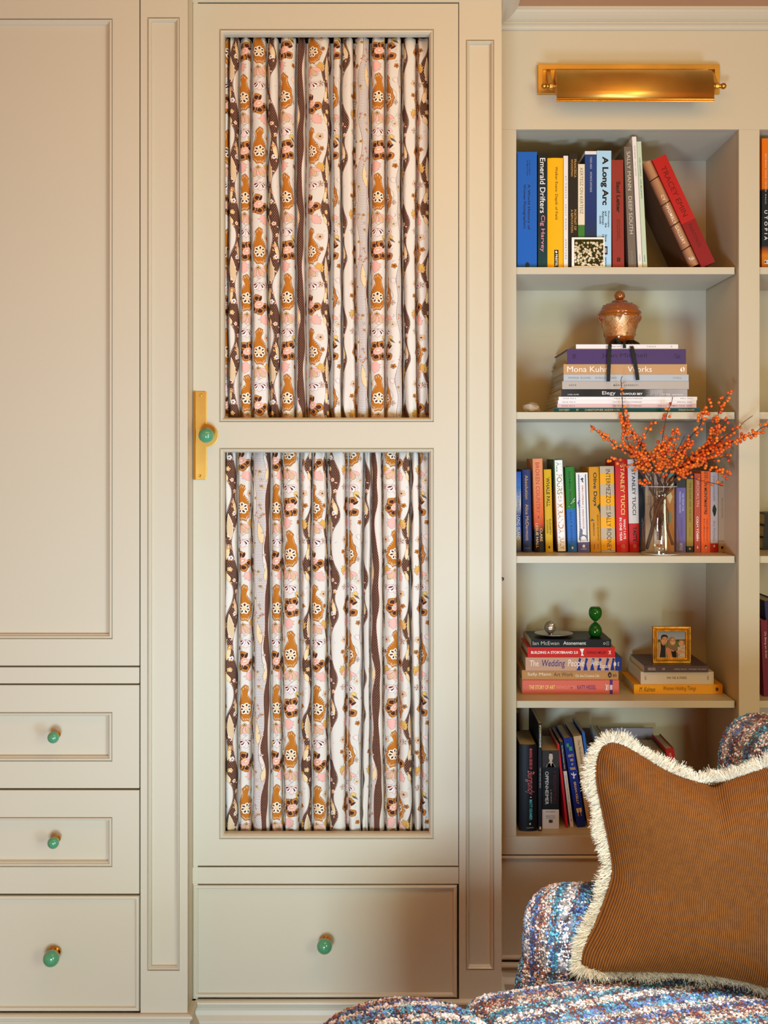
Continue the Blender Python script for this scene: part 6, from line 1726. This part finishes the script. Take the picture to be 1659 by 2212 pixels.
boucle('cushion_top', v, f, lambda p: (-p[:, 0] * s_ + p[:, 1] * c_ + .035, p[:, 0] * c_ + p[:, 1] * s_), lambda c, n: (c[:, 2] > .40) & (c[:, 1] > -.05), OT, rs, pitch=.0030)
bm = bmesh.new(); lathe([(0, .08), (.145, .08), (.15, .09), (.15, .13), (0, .13)], 40, bm=bm); bm_obj('base', bm, WALN, OT, smooth=False)
for k in range(4):
    a = math.pi / 4 + k * math.pi / 2; bm = bmesh.new(); lathe([(0, 0), (.012, 0), (.018, .08), (0, .08)], 16, .11 * math.cos(a), .11 * math.sin(a), bm); bm_obj('leg', bm, WALN, OT, smooth=True)

# ================================================================== CORDUROY CUSHION
def pD(px): return 2.085 - .085 * (px - 1250) / 560
def curve(pts, n):
    q = [Vector((a, b, 0)) for a, b in pts]; c = catmull(q, 8)
    L = [0.0]
    for a, b in zip(c, c[1:]): L.append(L[-1] + (b - a).length)
    L = np.array(L) / L[-1]; xs = np.array([[a.x, a.y] for a in c]); t = np.linspace(0, 1, n)
    return np.stack([np.interp(t, L, xs[:, 0]), np.interp(t, L, xs[:, 1])], 1)
left = [(1251, 2088), (1258, 2050), (1288, 1988), (1312, 1930), (1324, 1885), (1319, 1840), (1306, 1770), (1293, 1700), (1295, 1650), (1308, 1622)]
top = [(1308, 1622), (1330, 1614), (1356, 1620), (1400, 1645), (1450, 1675), (1500, 1694), (1535, 1703), (1560, 1706), (1590, 1695), (1625, 1683), (1659, 1672), (1700, 1656), (1740, 1640), (1772, 1632), (1798, 1640)]
bot = [(1251, 2088), (1300, 2096), (1400, 2095), (1500, 2098), (1590, 2112), (1659, 2130), (1740, 2148), (1838, 2165)]
right = [(1838, 2165), (1806, 2040), (1790, 1930), (1784, 1850), (1790, 1740), (1798, 1640)]
RIB, PR = 122, 7
NU, NV = RIB * PR + 1, 150
cl, cr_, cb, ct = curve(left, NV), curve(right, NV), curve(bot, NU), curve(top, NU)
U, Vv = np.meshgrid(np.linspace(0, 1, NU), np.linspace(0, 1, NV), indexing='ij')
def coons():
    Uc, Vc = U[..., None], Vv[..., None]
    return (1 - Vc) * cb[:, None] + Vc * ct[:, None] + (1 - Uc) * cl[None] + Uc * cr_[None] - ((1 - Uc) * (1 - Vc) * cb[0] + Uc * (1 - Vc) * cb[-1] + (1 - Uc) * Vc * ct[0] + Uc * Vc * ct[-1])
PX = coons()
Dm = pD(PX[..., 0]) 
u2, v2 = 2 * U - 1, 2 * Vv - 1
thick = .078 * ((1 - u2 ** 4).clip(0) * (1 - v2 ** 4).clip(0)) ** .55
# chop in the middle of the top edge and gathers at the corners
gx, gy = PX[..., 0], PX[..., 1]
chop = np.exp(-((gx - 1556 + (gy - 1700) * .10) / 17) ** 2) * np.exp(-((gy - 1700) / 70) ** 2) * .026
chop += np.exp(-((gx - 1585) / 60) ** 2) * np.exp(-((gy - 1712) / 34) ** 2) * .012
wr = .0045 * np.sin(((gx - 1300) - (gy - 1640)) / 15) * np.exp(-(np.hypot(gx - 1330, gy - 1650) / 75) ** 2)
wr += .005 * np.sin((gy - 2060) / 16 + (gx - 1290) / 60) * np.exp(-(np.hypot(gx - 1290, gy - 2060) / 80) ** 2)
wr += .0035 * np.sin(gy / 23 + gx / 70) * np.exp(-((gx - 1335) / 34) ** 2)
rib = np.abs(np.sin(np.pi * U * RIB)) ** .8
env = ((1 - u2 ** 12).clip(0) * (1 - v2 ** 20).clip(0)) ** .5
def pill(side):
    t_ = thick - (chop if side < 0 else 0) + (wr * env if side < 0 else 0) + (.0016 * (rib - .5) * env)
    x = (gx - CX) * Dm / F; z = EYE + (CY - gy) * Dm / F
    lean = (z - .5) * .10
    return np.stack([x, Dm + lean + side * t_, z], -1)
CO = empty('throw_pillow', (float(X(1545, 2.04)), 2.045, .50), 'rust brown corduroy cushion with cream brush fringe on the armchair', 'cushion')
off = np.array(CO.location)
m, t, p = nt('rust_corduroy'); p.inputs['Roughness'].default_value = .8; p.inputs['Sheen Weight'].default_value = .25; p.inputs['Sheen Roughness'].default_value = .35; p.inputs['Specular IOR Level'].default_value = .2
p.inputs['Sheen Tint'].default_value = (*S(226, 140, 50), 1)
at = t.nodes.new('ShaderNodeVertexColor'); at.layer_name = 'yarn'
nz = t.nodes.new('ShaderNodeTexNoise'); nz.inputs['Scale'].default_value = 30; nz.inputs['Detail'].default_value = 9; nz.inputs['Roughness'].default_value = .75
mx = t.nodes.new('ShaderNodeMix'); mx.data_type = 'RGBA'; mx.blend_type = 'MULTIPLY'; mx.inputs[0].default_value = 1
cr2 = t.nodes.new('ShaderNodeValToRGB'); cr2.color_ramp.elements[0].position = .34; cr2.color_ramp.elements[1].position = .68; cr2.color_ramp.elements[0].color = (.74, .72, .68, 1); cr2.color_ramp.elements[1].color = (1.1, 1.08, 1.0, 1)
t.links.new(nz.outputs['Fac'], cr2.inputs[0]); t.links.new(at.outputs['Color'], mx.inputs[6]); t.links.new(cr2.outputs[0], mx.inputs[7]); t.links.new(mx.outputs[2], p.inputs['Base Color'])
CORD = m
idx = np.arange(NU * NV).reshape(NU, NV)
fq = np.stack([idx[:-1, :-1], idx[1:, :-1], idx[1:, 1:], idx[:-1, 1:]], -1).reshape(-1, 4)
hi_, lo_ = np.array(S(130, 72, 12)), np.array(S(30, 12, 2))
rc = (lo_ + (hi_ - lo_) * (rib.ravel()[:, None] ** 1.2))  # darker woven ground; rib shade and pile sheen also put into the colour
fr_v = pill(-1).reshape(-1, 3) - off
bk_v = pill(1).reshape(-1, 3) - off
V_ = np.concatenate([fr_v, bk_v]); F_ = np.concatenate([fq, fq[:, ::-1] + NU * NV])
link('pillow_cover', np_mesh('pillow_cover', V_, F_, cols=np.concatenate([rc, rc])), CORD, CO, smooth=True)
# brush fringe round the seam
seam = (pill(-1) + pill(1)) / 2
loop = np.concatenate([seam[:, 0], seam[-1, 1:], seam[::-1, -1][1:], seam[0, ::-1][1:-1]])
d_ = np.linalg.norm(np.diff(loop, axis=0, append=loop[:1]), axis=1); cum = np.concatenate([[0], np.cumsum(d_)])
NS = 27000
rs = np.random.default_rng(33)
s_ = rs.random(NS) * cum[-1]; k_ = np.searchsorted(cum, s_) - 1; k_ = k_.clip(0, len(loop) - 1)
w_ = ((s_ - cum[k_]) / np.maximum(d_[k_], 1e-9))[:, None]
A_ = loop[k_]; B_ = loop[(k_ + 1) % len(loop)]
base = A_ * (1 - w_) + B_ * w_
k8 = 6
sm = np.stack([np.convolve(np.concatenate([loop[-40:, i], loop[:, i], loop[:40, i]]), np.ones(41) / 41, 'same')[40:-40] for i in range(3)], 1)
tg = np.roll(sm, -12, 0) - np.roll(sm, 12, 0); tg /= np.linalg.norm(tg, axis=1, keepdims=True)
nrm = np.stack([tg[:, 2], 0 * tg[:, 0], -tg[:, 0]], 1)   # loop runs bottom, right, top, left -> outward
tgk, nk_ = tg[k_], nrm[k_]
clump = np.sin(s_ * 260) * .25 + np.sin(s_ * 97 + 1) * .22
yy = rs.normal(-.12, .42, NS)
dirv = nk_ + tgk * (clump + rs.normal(0, .20, NS))[:, None]; dirv[:, 1] += yy
dn = nk_[:, 2] < -.6
dirv[dn] = nk_[dn] * .18 + tgk[dn] * rs.normal(0, .4, (dn.sum(), 1)) + np.array([0, -1, 0]) * .8 + np.array([0, 0, 1]) * rs.uniform(-.05, .38, (dn.sum(), 1))
dirv /= np.linalg.norm(dirv, axis=1, keepdims=True)
L = .024 * rs.uniform(.72, 1.15, NS) * (1 + .12 * np.sin(s_ * 60)); L[dn] *= 1.15
wd = .00042
side = np.cross(dirv, np.array([0, 1, 0]) + rs.normal(0, .5, (NS, 3))); side /= np.linalg.norm(side, axis=1, keepdims=True)
start = base + rs.normal(0, .0012, (NS, 3)) - nk_ * .004
start[:, 1] += rs.uniform(-.004, .004, NS)
rows_ = []
curl = rs.normal(0, .12, (NS, 3)); curl[:, 2] -= .10
for q in range(4):
    tt = q / 3
    c_ = start + dirv * (L * tt)[:, None] + curl * (L * tt * tt)[:, None]
    ww = wd * (1 - .45 * tt)
    rows_ += [c_ - side * ww, c_ + side * ww]
vv = np.stack(rows_, 1).reshape(-1, 3) - off
o8 = (np.arange(NS) * 8)[:, None]
ff = np.concatenate([o8 + np.array([[0, 1, 3, 2]]), o8 + np.array([[2, 3, 5, 4]]), o8 + np.array([[4, 5, 7, 6]])])
base_c = np.array(S(232, 214, 178))
fc = np.repeat(base_c * (1 + rs.normal(0, .10, (NS, 1))), 8, 0).clip(0, .95)
m, t, p = nt('cream_brush_fringe'); p.inputs['Roughness'].default_value = .55
at = t.nodes.new('ShaderNodeVertexColor'); at.layer_name = 'yarn'; t.links.new(at.outputs['Color'], p.inputs['Base Color'])
link('fringe', np_mesh('fringe', vv, ff, cols=fc), m, CO, smooth=True)
